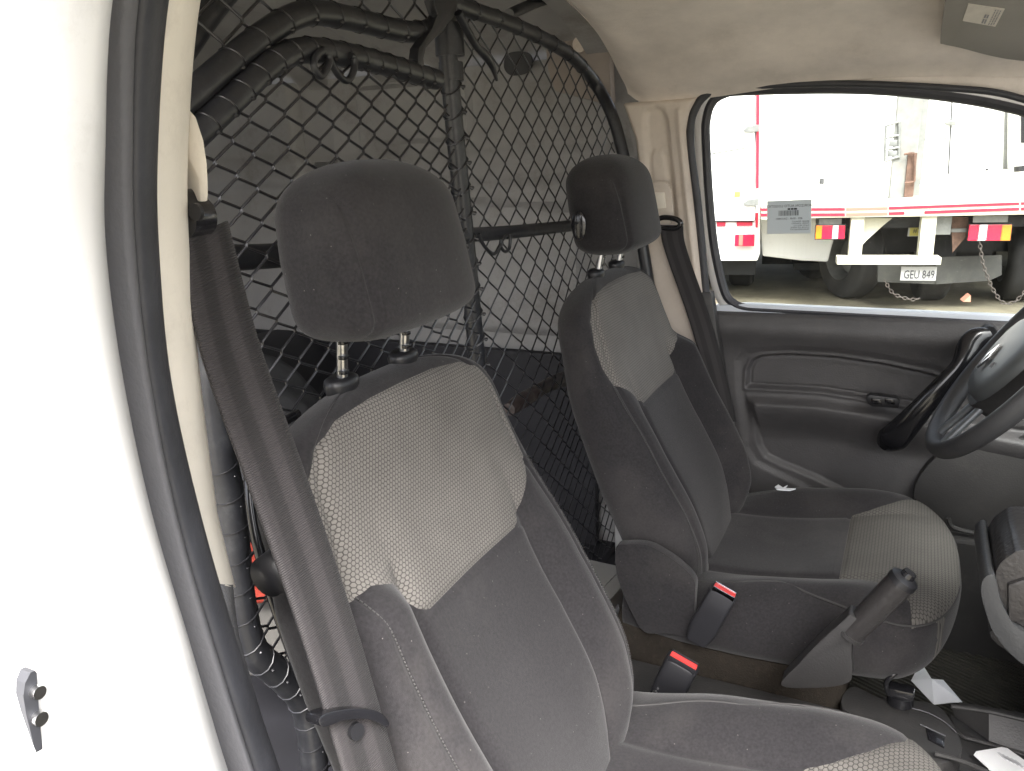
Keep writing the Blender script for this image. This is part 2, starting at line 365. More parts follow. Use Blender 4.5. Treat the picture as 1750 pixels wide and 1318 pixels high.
def glass():
    m = bpy.data.materials.new('window_glass'); m.use_nodes = True; t = m.node_tree; t.nodes.remove(t.nodes['Principled BSDF']); out = t.nodes['Material Output']
    tr = t.nodes.new('ShaderNodeBsdfTransparent'); tr.inputs[0].default_value = (.70, .735, .725, 1); gl = t.nodes.new('ShaderNodeBsdfGlossy'); gl.inputs['Roughness'].default_value = .02
    fr = t.nodes.new('ShaderNodeFresnel'); fr.inputs[0].default_value = 1.2; m1 = t.nodes.new('ShaderNodeMixShader'); t.links.new(fr.outputs[0], m1.inputs[0]); t.links.new(tr.outputs[0], m1.inputs[1]); t.links.new(gl.outputs[0], m1.inputs[2])
    df = t.nodes.new('ShaderNodeBsdfDiffuse'); df.inputs[0].default_value = (.6, .58, .52, 1); tl = t.nodes.new('ShaderNodeBsdfTranslucent'); tl.inputs[0].default_value = (.6, .58, .52, 1); ad = t.nodes.new('ShaderNodeMixShader'); t.links.new(df.outputs[0], ad.inputs[1]); t.links.new(tl.outputs[0], ad.inputs[2])
    tc = t.nodes.new('ShaderNodeTexCoord'); mp = t.nodes.new('ShaderNodeMapping'); mp.inputs['Scale'].default_value = (260, 1, 12); t.links.new(tc.outputs['Object'], mp.inputs[0])
    n = t.nodes.new('ShaderNodeTexNoise'); n.inputs['Scale'].default_value = 1; n.inputs['Detail'].default_value = 4; t.links.new(mp.outputs[0], n.inputs['Vector'])
    v = t.nodes.new('ShaderNodeTexNoise'); v.inputs['Scale'].default_value = 420; t.links.new(tc.outputs['Object'], v.inputs['Vector'])
    a = t.nodes.new('ShaderNodeMapRange'); a.inputs['From Min'].default_value = .5; a.inputs['From Max'].default_value = .8; a.inputs['To Max'].default_value = .03; t.links.new(n.outputs['Fac'], a.inputs['Value'])
    b_ = t.nodes.new('ShaderNodeMapRange'); b_.inputs['From Min'].default_value = .70; b_.inputs['From Max'].default_value = .78; b_.inputs['To Max'].default_value = .35; t.links.new(v.outputs['Fac'], b_.inputs['Value'])
    f = mm(t, 'ADD', mm(t, 'ADD', a.outputs[0], b_.outputs[0]), .001); m2 = t.nodes.new('ShaderNodeMixShader'); t.links.new(f, m2.inputs[0]); t.links.new(m1.outputs[0], m2.inputs[1]); t.links.new(ad.outputs[0], m2.inputs[2])
    t.links.new(m2.outputs[0], out.inputs[0]); return m
M['glass'] = glass()

# ------------------------------------------------------------------ ground
g = MB(); g.add([(-400, -400, 0), (400, -400, 0), (400, 400, 0), (-400, 400, 0)], [(0, 1, 2, 3)])
o = g.build('ground', M['ground'], None, False); o['kind'] = 'structure'; o['label'] = 'worn damp concrete yard seen through the door window'

# ------------------------------------------------------------------ van body shell
van = empty('panel_van', (-.6, 0, 0), 'white panel van with cream pillars and grey cargo walls, enclosing the two seats', 'van')
# near-side door jamb, seals and pillar trim: boundary curves followed round the aperture
rows = [-260, 0, 250, 430, 650, 880, 1100, 1318, 1500]
cA = [250, 192, 176, 175, 202, 252, 318, 377, 440]
cB = [262, 207, 206, 212, 243, 290, 352, 424, 490]
cC = [292, 236, 224, 229, 253, 298, 362, 430, 495]
cD = [335, 281, 262, 264, 285, 338, 402, 476, 540]
cE = [405, 343, 322, 324, 343, 372, 404, 477, 541]
def curve(px, y, rws=rows, sub=8):
    return catmull([at(p, r, 'y', y) for p, r in zip(px, rws)], sub)
KA, KB, KC, KD = curve(cA, -.790), curve(cB, -.735), curve(cC, -.722), curve(cD, -.682)
def strip(curves, name, m, par=van, extra=None):
    n = len(curves[0]); V = []; F = []
    for i in range(n):
        for c in curves: V.append(c[i])
    k = len(curves)
    for i in range(n-1):
        for j in range(k-1): F.append((i*k+j, i*k+j+1, (i+1)*k+j+1, (i+1)*k+j))
    me = raw(V, F); return mobj(name, me, m, par)
def lerpc(a, b, t, off=(0, 0, 0)): return a*(1-t)+b*t+np.array(off)
outer = KA + np.array([.012, -.03, 0]); outer2 = KA + np.array([.014, -.11, 0]); outer3 = KA + np.array([.004, -.120, 0]); outer4 = KA+np.array([-.02, -.124, 0])
strip([outer4, outer3, outer2, outer, lerpc(outer, KA, .6, (.003, 0, 0)), KA, lerpc(KA, KB, .2, (-.001, 0, 0)), lerpc(KA, KB, .4, (-.004, 0, 0)), lerpc(KA, KB, .6, (-.010, 0, 0)), lerpc(KA, KB, .8, (-.019, 0, 0)), lerpc(KA, KB, 1, (-.034, 0, 0))], 'door_jamb', M['jamb'])
# round seal: fat bead plus a thin lip
def bead(a, b, bulge, name, m, n=9, back=.03):
    cs = [a + np.array([-back, 0, 0])]
    for i in range(n+1):
        t = i/n; cs.append(lerpc(a, b, t, (bulge*math.sin(math.pi*t)**.6, 0, 0)))
    cs.append(b + np.array([-back, 0, 0])); return strip(cs, name, m)
bead(KB, KC, .004, 'seal_lip', M['rubber2'], 5)
bead(lerpc(KC, KD, .02), KD, .010, 'door_seal', M['rubber'])
# cream trim ends above the felt-covered sill trim
def sub_curves(rlo, rhi, n=40):
    rr = np.linspace(rlo, rhi, n); f = lambda c, y: np.array([at(np.interp(r, rows, c), r, 'y', y) for r in rr]); return f
rsm = np.linspace(-260, 1500, 23)
def smc(c):   # smooth lookup of a pixel boundary
    P = catmull([(p, r) for p, r in zip(c, rows)], 12); return lambda r: np.interp(r, P[:, 1], P[:, 0])
sD, sE = smc(cD), smc(cE)
rr = np.linspace(-260, 1004, 50)
D1 = np.array([at(sD(r), r, 'y', -.682) for r in rr]); E1 = np.array([at(sE(r)+ (0 if r < 880 else (r-880)*.125), r, 'y', -.622) for r in rr])
D1b = D1 + np.array([-.012, .003, 0])
cs = [D1 + np.array([-.03, 0, 0]), D1b]
for t in (.08, .2, .4, .6, .8, .92): cs.append(lerpc(D1b, E1, t, (.006*math.sin(math.pi*t), 0, 0)))
cs += [E1, E1 + np.array([-.006, .004, 0]), E1 + np.array([-.05, .008, 0])]
strip(cs, 'pillar_trim', M['cream'])
e = MB(); a_, b_ = [c[-1] for c in cs[1:-1]], [c[-1]+np.array([-.04, 0, .002]) for c in cs[1:-1]]
k = len(a_); e.add(a_+b_, [(i, i+1, k+i+1, k+i) for i in range(k-1)]); e.build('pillar_trim_end', M['cream'], van)
rr = np.linspace(1000, 1500, 24)
D2 = np.array([at(sD(r), r, 'y', -.684) for r in rr]) + np.array([-.012, 0, 0]); E2 = np.array([at(max(sE(r), sD(r)+3)+12*max(0, 1-(r-1000)/250), r, 'y', -.64) for r in rr])
strip([D2 + np.array([-.02, 0, 0]), D2, lerpc(D2, E2, .5, (.003, 0, 0)), E2, E2 + np.array([-.05, .01, 0])], 'sill_trim', M['felt'])
# striker on the jamb
pl = [(60, 1146), (52, 1150), (43, 1168), (40, 1190), (45, 1222), (52, 1250), (58, 1275), (66, 1300), (75, 1318), (78, 1318), (72, 1270), (68, 1230), (65, 1190), (63, 1150)]
def J(px, py, dx=0): return onp(px, py, KA[40]+np.array([.016+dx, -.06, 0]), (1, 0, 0))
st = MB(); st.add(*extrude_poly([J(*p, .008) for p in pl], (-.012, 0, 0)))
sp = st.build('door_striker', mat('striker_dark', (.05, .052, .06), .5, metal=.3), van, False)
h1 = MB()
for c, r in (((58, 1180), .0028), ((61, 1225), .003)):
    P = J(*c, .007); h1.tube([P, P+np.array([.004, 0, 0])], r, 14)
h1.build('striker_bolt', M['steel'], sp)

# upper bulge of the trim behind the D-ring (cream)
pts = [(322, 185), (335, 200), (348, 240), (354, 280), (356, 320), (355, 345), (342, 345), (340, 305), (332, 288), (322, 270)]
bz = MB(); bz.add(*extrude_poly([at(*p, 'y', -.612) for p in pts], (-.03, .012, 0), .002)); bz.build('belt_anchor_cover', M['cream'], van)

# far side pillar, as a relief panel between headliner edge and window seal
FY = .64
def relief(poly_px, ax, val, hf, nx, name, m, par, depth=-1, res=.004, clip=True):
    """height-field panel over the outline poly_px (photo tracing put on a real plane y=val)"""
    Q = np.array([at(*p, 'y', val)[[0, 2]] for p in poly_px]); lo, hi = Q.min(0)-res, Q.max(0)+res
    X = np.arange(lo[0], hi[0], res); Z = np.arange(lo[1], hi[1], res); gx, gz = np.meshgrid(X, Z, indexing='ij')
    P = np.stack([gx.ravel(), gz.ravel()], 1); S = poly_sdf(P, Q)
    h = hf(P)
    h = h - .02*ss(-.006, .004, S)   # rolled edge
    V = np.stack([P[:, 0], val - h, P[:, 1]], 1); nz = len(Z); F = []
    for i in range(len(X)-1):
        for j in range(len(Z)-1):
            a = i*nz+j; F.append((a, a+nz, a+nz+1, a+1))
    _, (v, f) = split(V, F, S)
    return mobj(name, raw(v, f), m, par)
def Y2(pts, y=FY): return np.array([at(*p, 'y', y)[[0, 2]] for p in pts])
slot = Y2([(1102, 205), (1105, 190), (1118, 182), (1132, 188), (1139, 205), (1150, 310), (1156, 372), (1118, 390), (1106, 300)])
slot2 = Y2([(1111, 270), (1116, 257), (1127, 258), (1133, 272), (1140, 312), (1115, 312)])
edgeL = Y2([(1160, 190), (1166, 260), (1180, 400), (1195, 520)])
def hp(P):
    s = poly_sdf(P, slot); h = -.010*(1-ss(-.006, .006, s))
    s2 = poly_sdf(P, slot2); h += .004*(1-ss(-.001, .002, s2))
    d = line_dist(P, edgeL); h += .006*np.exp(-(d/.006)**2); return h
relief([(1062, 176), (1190, 166), (1178, 190), (1171, 225), (1178, 290), (1190, 400), (1203, 530), (1203, 640), (1150, 640), (1120, 520), (1104, 430), (1094, 330), (1084, 240)], 'y', FY, hp, 0, 'pillar_trim', M['beige'], van)
ad = MB(); ad.add(*extrude_poly(list(catmull([at(*p, 'y', FY-.004) for p in [(1113, 330), (1118, 314), (1131, 309), (1146, 316), (1151, 340), (1152, 368), (1145, 383), (1128, 385), (1117, 370)]], 4, True)), (0, -.012, 0), .003))
adj = ad.build('belt_height_adjuster', M['beige'], van)
ab = MB(); ab.add(*extrude_poly([at(*p, 'y', FY-.0165) for p in [(1118, 329), (1136, 329), (1139, 355), (1122, 357)]], (0, -.004, 0), .0012)); ab.build('adjuster_button', M['cream'], adj)
# painted body frame behind the pillar (grey edge next to the partition)
bf = MB(); bf.add(*extrude_poly([at(*p, 'y', FY+.012) for p in [(1054, 176), (1080, 178), (1102, 300), (1125, 500), (1150, 640), (1128, 640), (1114, 480), (1092, 300), (1078, 230)]], (0, .02, 0))); bf.build('body_frame', M['cargo'], van, False)
lw = MB(); lw.add(*extrude_poly([at(*p, 'y', FY+.004) for p in [(1150, 500), (1215, 500), (1262, 800), (1275, 900), (1230, 980), (1120, 700)]], (0, .03, 0), .003)); lw.build('lower_pillar_trim', M['dash'], van)
# black body seal round the far door aperture
sealp = [(1216, 600), (1206, 500), (1199, 420), (1191, 340), (1181, 265), (1180, 215), (1187, 188), (1203, 165), (1232, 153), (1300, 147), (1430, 143), (1540, 146), (1640, 152), (1700, 158), (1750, 170), (1820, 192), (1920, 232)]
b = MB(); b.tube([at(*p, 'y', .655) for p in sealp], [.0085]*8+[.006]*9, 10, False, 6); b.build('door_seal', M['rubber'], van)

# headliner: curved felt skin with a real section
prof = [(-.655, 1.578), (-.64, 1.592), (-.60, 1.612), (-.54, 1.645), (-.46, 1.677), (-.34, 1.705), (-.17, 1.722), (0, 1.728), (.17, 1.722), (.34, 1.705), (.46, 1.677), (.54, 1.645), (.60, 1.612), (.64, 1.592), (.655, 1.578)]
prof = catmull([(0, y, z) for y, z in prof], 5)[:, 1:]
proff = [p for p in prof if p[0] > -.56]
def skin(x0, x1, dz, nx, prof, f=None):
    V = []; F = []; m_ = len(prof)
    for i in range(nx):
        x = x0+(x1-x0)*i/(nx-1)
        for y, z in prof:
            zz = z+dz + (f(x, y) if f else 0); V.append((x, y, zz))
    for i in range(nx-1):
        for j in range(m_-1): F.append((i*m_+j, (i+1)*m_+j, (i+1)*m_+j+1, i*m_+j+1))
    return V, F
hl = MB()
def hf(x, y): 
    e = max(0, (-.50-x)/.05); return .012*math.sin(min(1, max(0, (x+.55)/.9))*math.pi) + .006*math.sin(x*9+y*4) + .02*max(0, e)**2
hl.add(*skin(-.555, .42, 0, 60, proff, hf))
# rolled rear edge
hl.add(*skin(-.556, -.570, 0, 4, proff, lambda x, y: .02*((-.5-x)/.05)**2*1.0 + (-.556-x)*2))
hd = hl.build('headliner', M['liner'], van)
rt = MB(); rt.add(*extrude_poly([at(*p, 'y', .662) for p in [(1170, 172), (1205, 162), (1300, 147), (1540, 146), (1700, 158), (1750, 170), (1950, 240), (2300, 400), (2300, 60), (1950, 40), (1170, 110)]], (0, .01, 0))); rt.build('roof_rail_trim', M['liner'], van, False)
# outer roof
ro = MB(); prof2 = [(y*1.24, z+.09) for y, z in prof]; ro.add(*skin(-2.45, .5, .03, 30, prof2)); ro.build('roof_panel', M['paint'], van)
# rear roof (bare metal) with ribs, over the cargo space
profc = [(y*1.20, z+.10) for y, z in prof]
ri = MB(); ri.add(*skin(-2.4, -.56, 0, 60, profc, lambda x, y: -.012*(math.cos((x+.6)*2*math.pi/.42) > .72))); ri.build('cargo_ceiling', M['cargo'], van)
rb = MB()
for x in (-.64, -1.2, -1.8):
    rb.add(*loft([[(x-.035, y, z), (x-.025, y, z-.03), (x+.025, y, z-.03), (x+.035, y, z)] for y, z in profc], False, False))
rb.build('roof_rib', M['cargo'], van, True)
# cargo side walls
for s in (1, -1):
    cw = MB(); W = .775*s
    if s > 0:
        X = np.arange(-2.4, -.56, .012); Z = np.arange(.5, 1.70, .012); gx, gz = np.meshgrid(X, Z, indexing='ij'); P = np.stack([gx.ravel(), gz.ravel()], 1)
        h = .02*(1-ss(-.01, .01, poly_sdf(P, [(-1.36, 1.06), (-.70, 1.06), (-.70, 1.36), (-1.30, 1.40)])))
        h -= .015*(1-ss(-.008, .008, np.abs(P[:, 1]-1.46)-.035))
        h += .015*(1-ss(-.006, .006, poly_sdf(P, [(-1.30, 1.52), (-.98, 1.53), (-.98, 1.66), (-1.30, 1.66)])))
        h -= .03*(1-ss(-.01, .01, np.abs(P[:, 0]+1.46)-.06))
        V = np.stack([P[:, 0], W-h-.02, P[:, 1]], 1); nz = len(Z)
        cw.add(V, [(i*nz+j, (i+1)*nz+j, (i+1)*nz+j+1, i*nz+j+1) for i in range(len(X)-1) for j in range(nz-1)])
    else:
        cw.add([(-2.4, W, .5), (-1.5, W, .5), (-1.5, W, 1.66), (-2.4, W, 1.70)], [(0, 1, 2, 3)])
    cw.build('cargo_wall', M['cargo'], van)
ow = MB(); ow.box((-2.45, .80, .32), (-.45, .86, 1.62), .01); ow.build('side_panel', M['paint'], van, False); ow = MB(); ow.box((-2.45, -.91, .32), (-1.5, -.80, 1.72), .01); ow.build('side_panel', M['paint'], van, False); ow = MB(); ow.box((-1.49, -.91, .32), (-.5, -.66, .50), .01); ow.build('door_step', M['cdark'], van, False); ow = MB(); ow.box((-1.49, -.86, 1.66), (-.5, -.78, 1.76), .01); ow.build('door_rail', M['cdark'], van, False)
ow = MB(); ow.add(*extrude_poly([(-1.2, -.665, .5), (-.50, -.665, .5), (-.50, -.665, .98), (-.56, -.665, 1.02), (-.60, -.665, .9), (-.66, -.665, .7), (-1.2, -.665, .62)], (0, -.02, 0))); ow.build('step_lining', M['cdark'], van, False)
fw = MB(); fw.box((-.40, .655, .40), (.9, .70, .72), .01); fw.build('footwell_lining', M['dash'], van, False); fw = MB(); fw.box((-.60, -.69, .441), (.95, .69, .446)); fw.build('footwell_carpet', M['carpet'], van, False)
cd = MB(); cd.box((-2.35, .72, .5), (-.66, .745, 1.015), .004); cd.build('cargo_lining', M['cdark'], van, False)
wa = MB(); 
for s in (1, -1):
    rings = []
    for a in np.linspace(0, math.pi, 20): rings.append([(-1.62+.36*math.cos(a), .74*s, .60+.42*math.sin(a)), (-1.62+.36*math.cos(a), .50*s, .60+.42*math.sin(a)), (-1.62+.30*math.cos(a), .47*s, .60+.36*math.sin(a)), (-1.62, .47*s, .6)])
    wa.add(*loft(rings, False, False)); wa.build('wheel_arch', M['cdark'], van); wa = MB()
rd = MB(); rd.box((-2.43, -.80, .5), (-2.40, .80, 1.72), .005); rd.build('rear_bulkhead', M['cargo'], van, False)
# dark square vent, upper stay panel and button
vt = MB(); vt.add(*extrude_poly(list(catmull([at(*p, 'y', .728) for p in [(866, 96), (880, 89), (902, 90), (911, 101), (908, 118), (896, 127), (874, 129), (863, 116)]], 4, True)), (0, -.006, 0), .001)); vt.build('wall_grommet', M['bag'], van)
up = MB(); up.add(*extrude_poly([at(*p, 'y', .71) for p in [(930, 62), (1010, 35), (1040, 60), (1045, 172), (1040, 180), (948, 156), (936, 120)]], (0, .03, 0), .004)); upp = up.build('upper_rear_trim', mat('rear_trim_grey', (.26, .225, .20), .6, var=.1, vscale=10), van)
ub = MB(); P = at(992, 76, 'y', .708); ub.tube([P, P+np.array([0, -.006, 0])], .016, 24); ub.build('trim_button', M['beige'], upp)
tlp = MB(); P = at(383, 362, 'x', -2.0); tlp.add(*extrude_poly([P+np.array([0, y_, z_]) for y_, z_ in [(-.02, -.07), (.02, -.07), (.03, .05), (0, .08), (-.03, .05)]], (-.02, 0, 0), .004)); tlp.build('inner_tail_lamp', mat('amber_plastic', (.75, .25, .04), .3), van)
# floor of cab and cargo
fl = MB(); fl.box((-2.4, -.80, .46), (-.62, .80, .52), .003); fl.box((-.62, -.72, .40), (1.0, .72, .44), .003); fl.box((-.66, -.74, .42), (-.60, .74, .50), .004); fo = fl.build('floor', M['cdark'], None, False); fo['kind'] = 'structure'; fo['label'] = 'dark van floor'
# cowl, screen pillars and windscreen ahead of the photo
fr = MB(); fr.box((.95, -.74, .40), (1.0, .74, 1.10), .01)
for s in (1, -1): fr.tube([(.40, .655*s, 1.63), (1.0, .74*s, 1.12)], .035, 10)
fr.tube([(.42, -.66, 1.60), (.45, -.3, 1.72), (.45, .3, 1.72), (.42, .66, 1.60)], .03, 8, False, 4)
fr.box((.47, .755, .3), (1.0, .82, 1.12), .02); fr.box((-.62, .745, .3), (.6, .80, .78), .01); fr.box((.95, -.80, .30), (1.75, .80, 1.0), .08); fr.build('front_body', M['paint'], van)
wsn = MB(); wsn.add([(.45, -.63, 1.66), (.45, .63, 1.66), (1.02, .70, 1.11), (1.02, -.70, 1.11)], [(0, 1, 2, 3)]); wsn.build('windscreen', M['glass'], van, False)

# ------------------------------------------------------------------ far door
# grained door card as a relief
DY = .700
outline = [(1216, 531), (1500, 541), (1900, 556), (2300, 575), (2300, 1100), (1900, 1000), (1600, 900), (1420, 850), (1280, 850), (1262, 800), (1245, 700)]
ins = Y2([(1273, 664), (1275, 632), (1283, 614), (1300, 606), (1345, 603), (1430, 608), (1510, 620), (1590, 637), (1640, 655), (1700, 690), (1640, 712), (1540, 693), (1400, 671)], DY)
pocket = Y2([(1276, 672), (1284, 715), (1294, 762), (1306, 782), (1335, 797), (1392, 820), (1450, 850), (1600, 930), (1900, 950), (1900, 750), (1640, 718), (1540, 701), (1400, 679)], DY)
outer_band = Y2([(1262, 664), (1260, 615), (1275, 598), (1345, 593), (1430, 597), (1510, 608), (1600, 628), (1700, 668), (1900, 740), (1900, 1050), (1600, 960), (1440, 868), (1380, 834), (1325, 808), (1290, 790), (1275, 765)], DY)
arm = Y2([(1280, 690), (1400, 695), (1520, 714), (1640, 738), (1800, 770)], DY)
def hdoor(P):
    x, z = P[:, 0], P[:, 1]
    h = .018*np.exp(-((z-1.115)/.035)**2)+.004
    h = h + .004*(1-ss(-.002, .005, poly_sdf(P, outer_band)))*0
    so_ = poly_sdf(P, outer_band); h = h - .005*(1-ss(-.010, .008, so_))
    si = poly_sdf(P, ins); h = h - .014*(1-ss(-.009, .001, si)) + .003*np.exp(-(si/.004)**2) - .004*np.exp(-((si+.008)/.002)**2)
    sp_ = poly_sdf(P, pocket); h = h - .012*(1-ss(-.012, .002, sp_))
    d = line_dist(P, arm); top = np.interp(x, arm[:, 0], arm[:, 1])
    t = top-z; h = h + .036*ss(-.034, -.004, t)*(1-.92*ss(-.004, .085, t))*(1-ss(-.018, .006, np.minimum(sp_, si)))
    return h
door = relief(outline, 'y', DY, hdoor, 0, 'door', M['door'], van, res=.003)
GY = .712
win = [(1213, 235), (1214, 205), (1222, 180), (1240, 167), (1270, 163), (1400, 160), (1500, 162), (1600, 171), (1700, 187), (1790, 212), (1880, 250), (1990, 310), (2120, 400), (2200, 470), (2210, 560), (1960, 552), (1720, 543), (1560, 535), (1400, 527), (1310, 522.5), (1276, 520), (1256, 512), (1243, 492), (1227, 420), (1218, 330)]
winW = [at(*p, 'y', GY) for p in win]
def grow(P, d):
    Q = np.array([[p[0], p[2]] for p in P]); c = np.roll(Q, -1, 0)-np.roll(Q, 1, 0); n = np.stack([c[:, 1], -c[:, 0]], 1); n /= np.linalg.norm(n, axis=1)[:, None]
    area = .5*sum(Q[i][0]*Q[(i+1) % len(Q)][1]-Q[(i+1) % len(Q)][0]*Q[i][1] for i in range(len(Q)))
    if area < 0: n = -n
    return Q+n*np.asarray(d)[:, None] if not np.isscalar(d) else Q+n*d
gl = MB(); gl.add([at(*p, 'y', GY+.006) for p in win], [tuple(range(len(win)))]); gl.build('window_glass', M['glass'], door, False)
ws = MB(); wc = catmull([at(*p, 'y', GY-.004) for p in win], 5, True); ws.tube([(a[0], GY-.004, a[1]) for a in grow(wc, .0085)], .0095, 8, True); ws.build('window_seal', M['rubber'], door)
# painted frame: ring between glass and outer outline
ic = grow(wc, .006); oc = grow(wc, .030); n = len(ic)
V = [(a[0], GY-.006, a[1]) for a in ic]+[(a[0], GY-.010, a[1]) for a in oc]+[(a[0], GY+.03, a[1]) for a in oc]+[(a[0], GY+.02, a[1]) for a in ic]
F = []
for i in range(n):
    j = (i+1) % n
    for k in range(3): F.append((k*n+i, k*n+j, (k+1)*n+j, (k+1)*n+i))
mobj('door_frame', raw(V, F), M['paint'], door)
# sill strip: reflection on the plastic door top, put into its pale bluish colour
sl_ = MB(); sl_.add(*extrude_poly([at(*p, 'y', .700) for p in [(1222, 522), (1275, 520), (1720, 540), (1900, 548), (2200, 560), (2200, 572), (1900, 560), (1720, 551), (1216, 532)]], (0, .025, 0), .002)); sl_.build('sill_glint', mat('pale_sill_glint', (.62, .66, .72), .35), door)
sw = MB(); sw.add(*extrude_poly([at(*p, 'y', .672) for p in [(1480, 679), (1486, 675), (1532, 681), (1538, 687), (1536, 698), (1490, 695), (1482, 690)]], (0, .02, 0), .0015)); swo = sw.build('window_switch', M['plastic'], door)
for c in (1497, 1520):
    q = MB(); q.add(*extrude_poly([at(*p, 'y', .6705) for p in [(c-9, 681), (c+8, 683), (c+10, 692), (c-7, 690)]], (0, .006, 0), .001)); q.build('rocker', M['gloss'], door)
# big diagonal pull handle
hs_ = []
hpth = catmull([at(*p, 'y', y) for p, y in zip([(1690, 572), (1660, 588), (1640, 625), (1600, 670), (1560, 715), (1528, 748), (1512, 760)], [.655, .640, .625, .615, .615, .625, .645])], 6)
wd = np.interp(np.linspace(0, 1, len(hpth)), [0, .12, .35, .6, .85, 1], [.014, .024, .015, .021, .029, .018])
rings = []
for i, P in enumerate(hpth):
    T = hpth[min(i+1, len(hpth)-1)]-hpth[max(i-1, 0)]; T /= np.linalg.norm(T); n_ = np.array([0, -1., 0]); u = np.cross(T, n_); u /= np.linalg.norm(u); n_ = np.cross(u, T)
    rings.append([P+u*wd[i]*math.cos(a)+n_*.012*math.sin(a) for a in np.linspace(0, 2*math.pi, 24, endpoint=False)])
ph = MB(); ph.add(*loft(rings)); ph.build('pull_handle', M['gloss'], door)
ph = MB(); ph.tube([hpth[0]+np.array([0, .01, 0]), hpth[0]+np.array([.0, .06, 0])], .014, 12); ph.build('handle_foot', M['plastic'], door); ph = MB(); ph.tube([hpth[-3], hpth[-3]+np.array([0, .06, 0])], .014, 12); ph.build('handle_foot', M['plastic'], door)
# sticker, read from outside so mirrored here
stp = [at(*p, 'y', GY+.002) for p in [(1311, 344), (1387, 341), (1386, 399), (1311, 400)]]
sk = MB(); sk.add(*extrude_poly(stp, (0, .002, 0))); sto = sk.build('window_sticker', M['sticker'], door, False)
TL, TR, BR, BL = [np.array(p) for p in stp]; wx = (TR-TL); hz = (BL-TL)
def SP(u, v): return TL+wx*u+hz*v + np.array([0, -.0008, 0])
Xd = -(wx/np.linalg.norm(wx)); Yd = -(hz/np.linalg.norm(hz)); W_ = np.linalg.norm(wx)
pr = MB()
for t_, u, v, s_, al in [('HORIZON AUTO LOGISTICS', .50, .20, .078, 'CENTER'), ('409 - RNR - DAX4801', .50, .575, .062, 'CENTER'),
                         ('BRAND: RENAULT', .955, .66, .045, 'LEFT'), ('MODEL: KANGOO', .955, .72, .045, 'LEFT'), ('PLATE: NDX-112', .955, .785, .045, 'LEFT'), ('COLOR: ICE WHITE', .955, .845, .045, 'LEFT'), ('TRANSMISSION: M/T', .955, .905, .045, 'LEFT')]:
    pr.add(*text_vf(t_, s_*W_*1.05, Xd, Yd, SP(u, v), al))
def bar(u0, u1, v0, v1): pr.add([SP(u0, v0), SP(u1, v0), SP(u1, v1), SP(u0, v1)], [(0, 1, 2, 3)])
u = .265
while u < .73:
    wv = random.choice([.005, .008, .014]); bar(u, min(u+wv, .735), .30, .46); u += wv+random.choice([.006, .01, .012])
for u0, u1 in ((.47, .53), (.545, .60), (.61, .68)): bar(u0, u1, .235, .285)
pr.build('sticker_print', M['ink'], door, False)

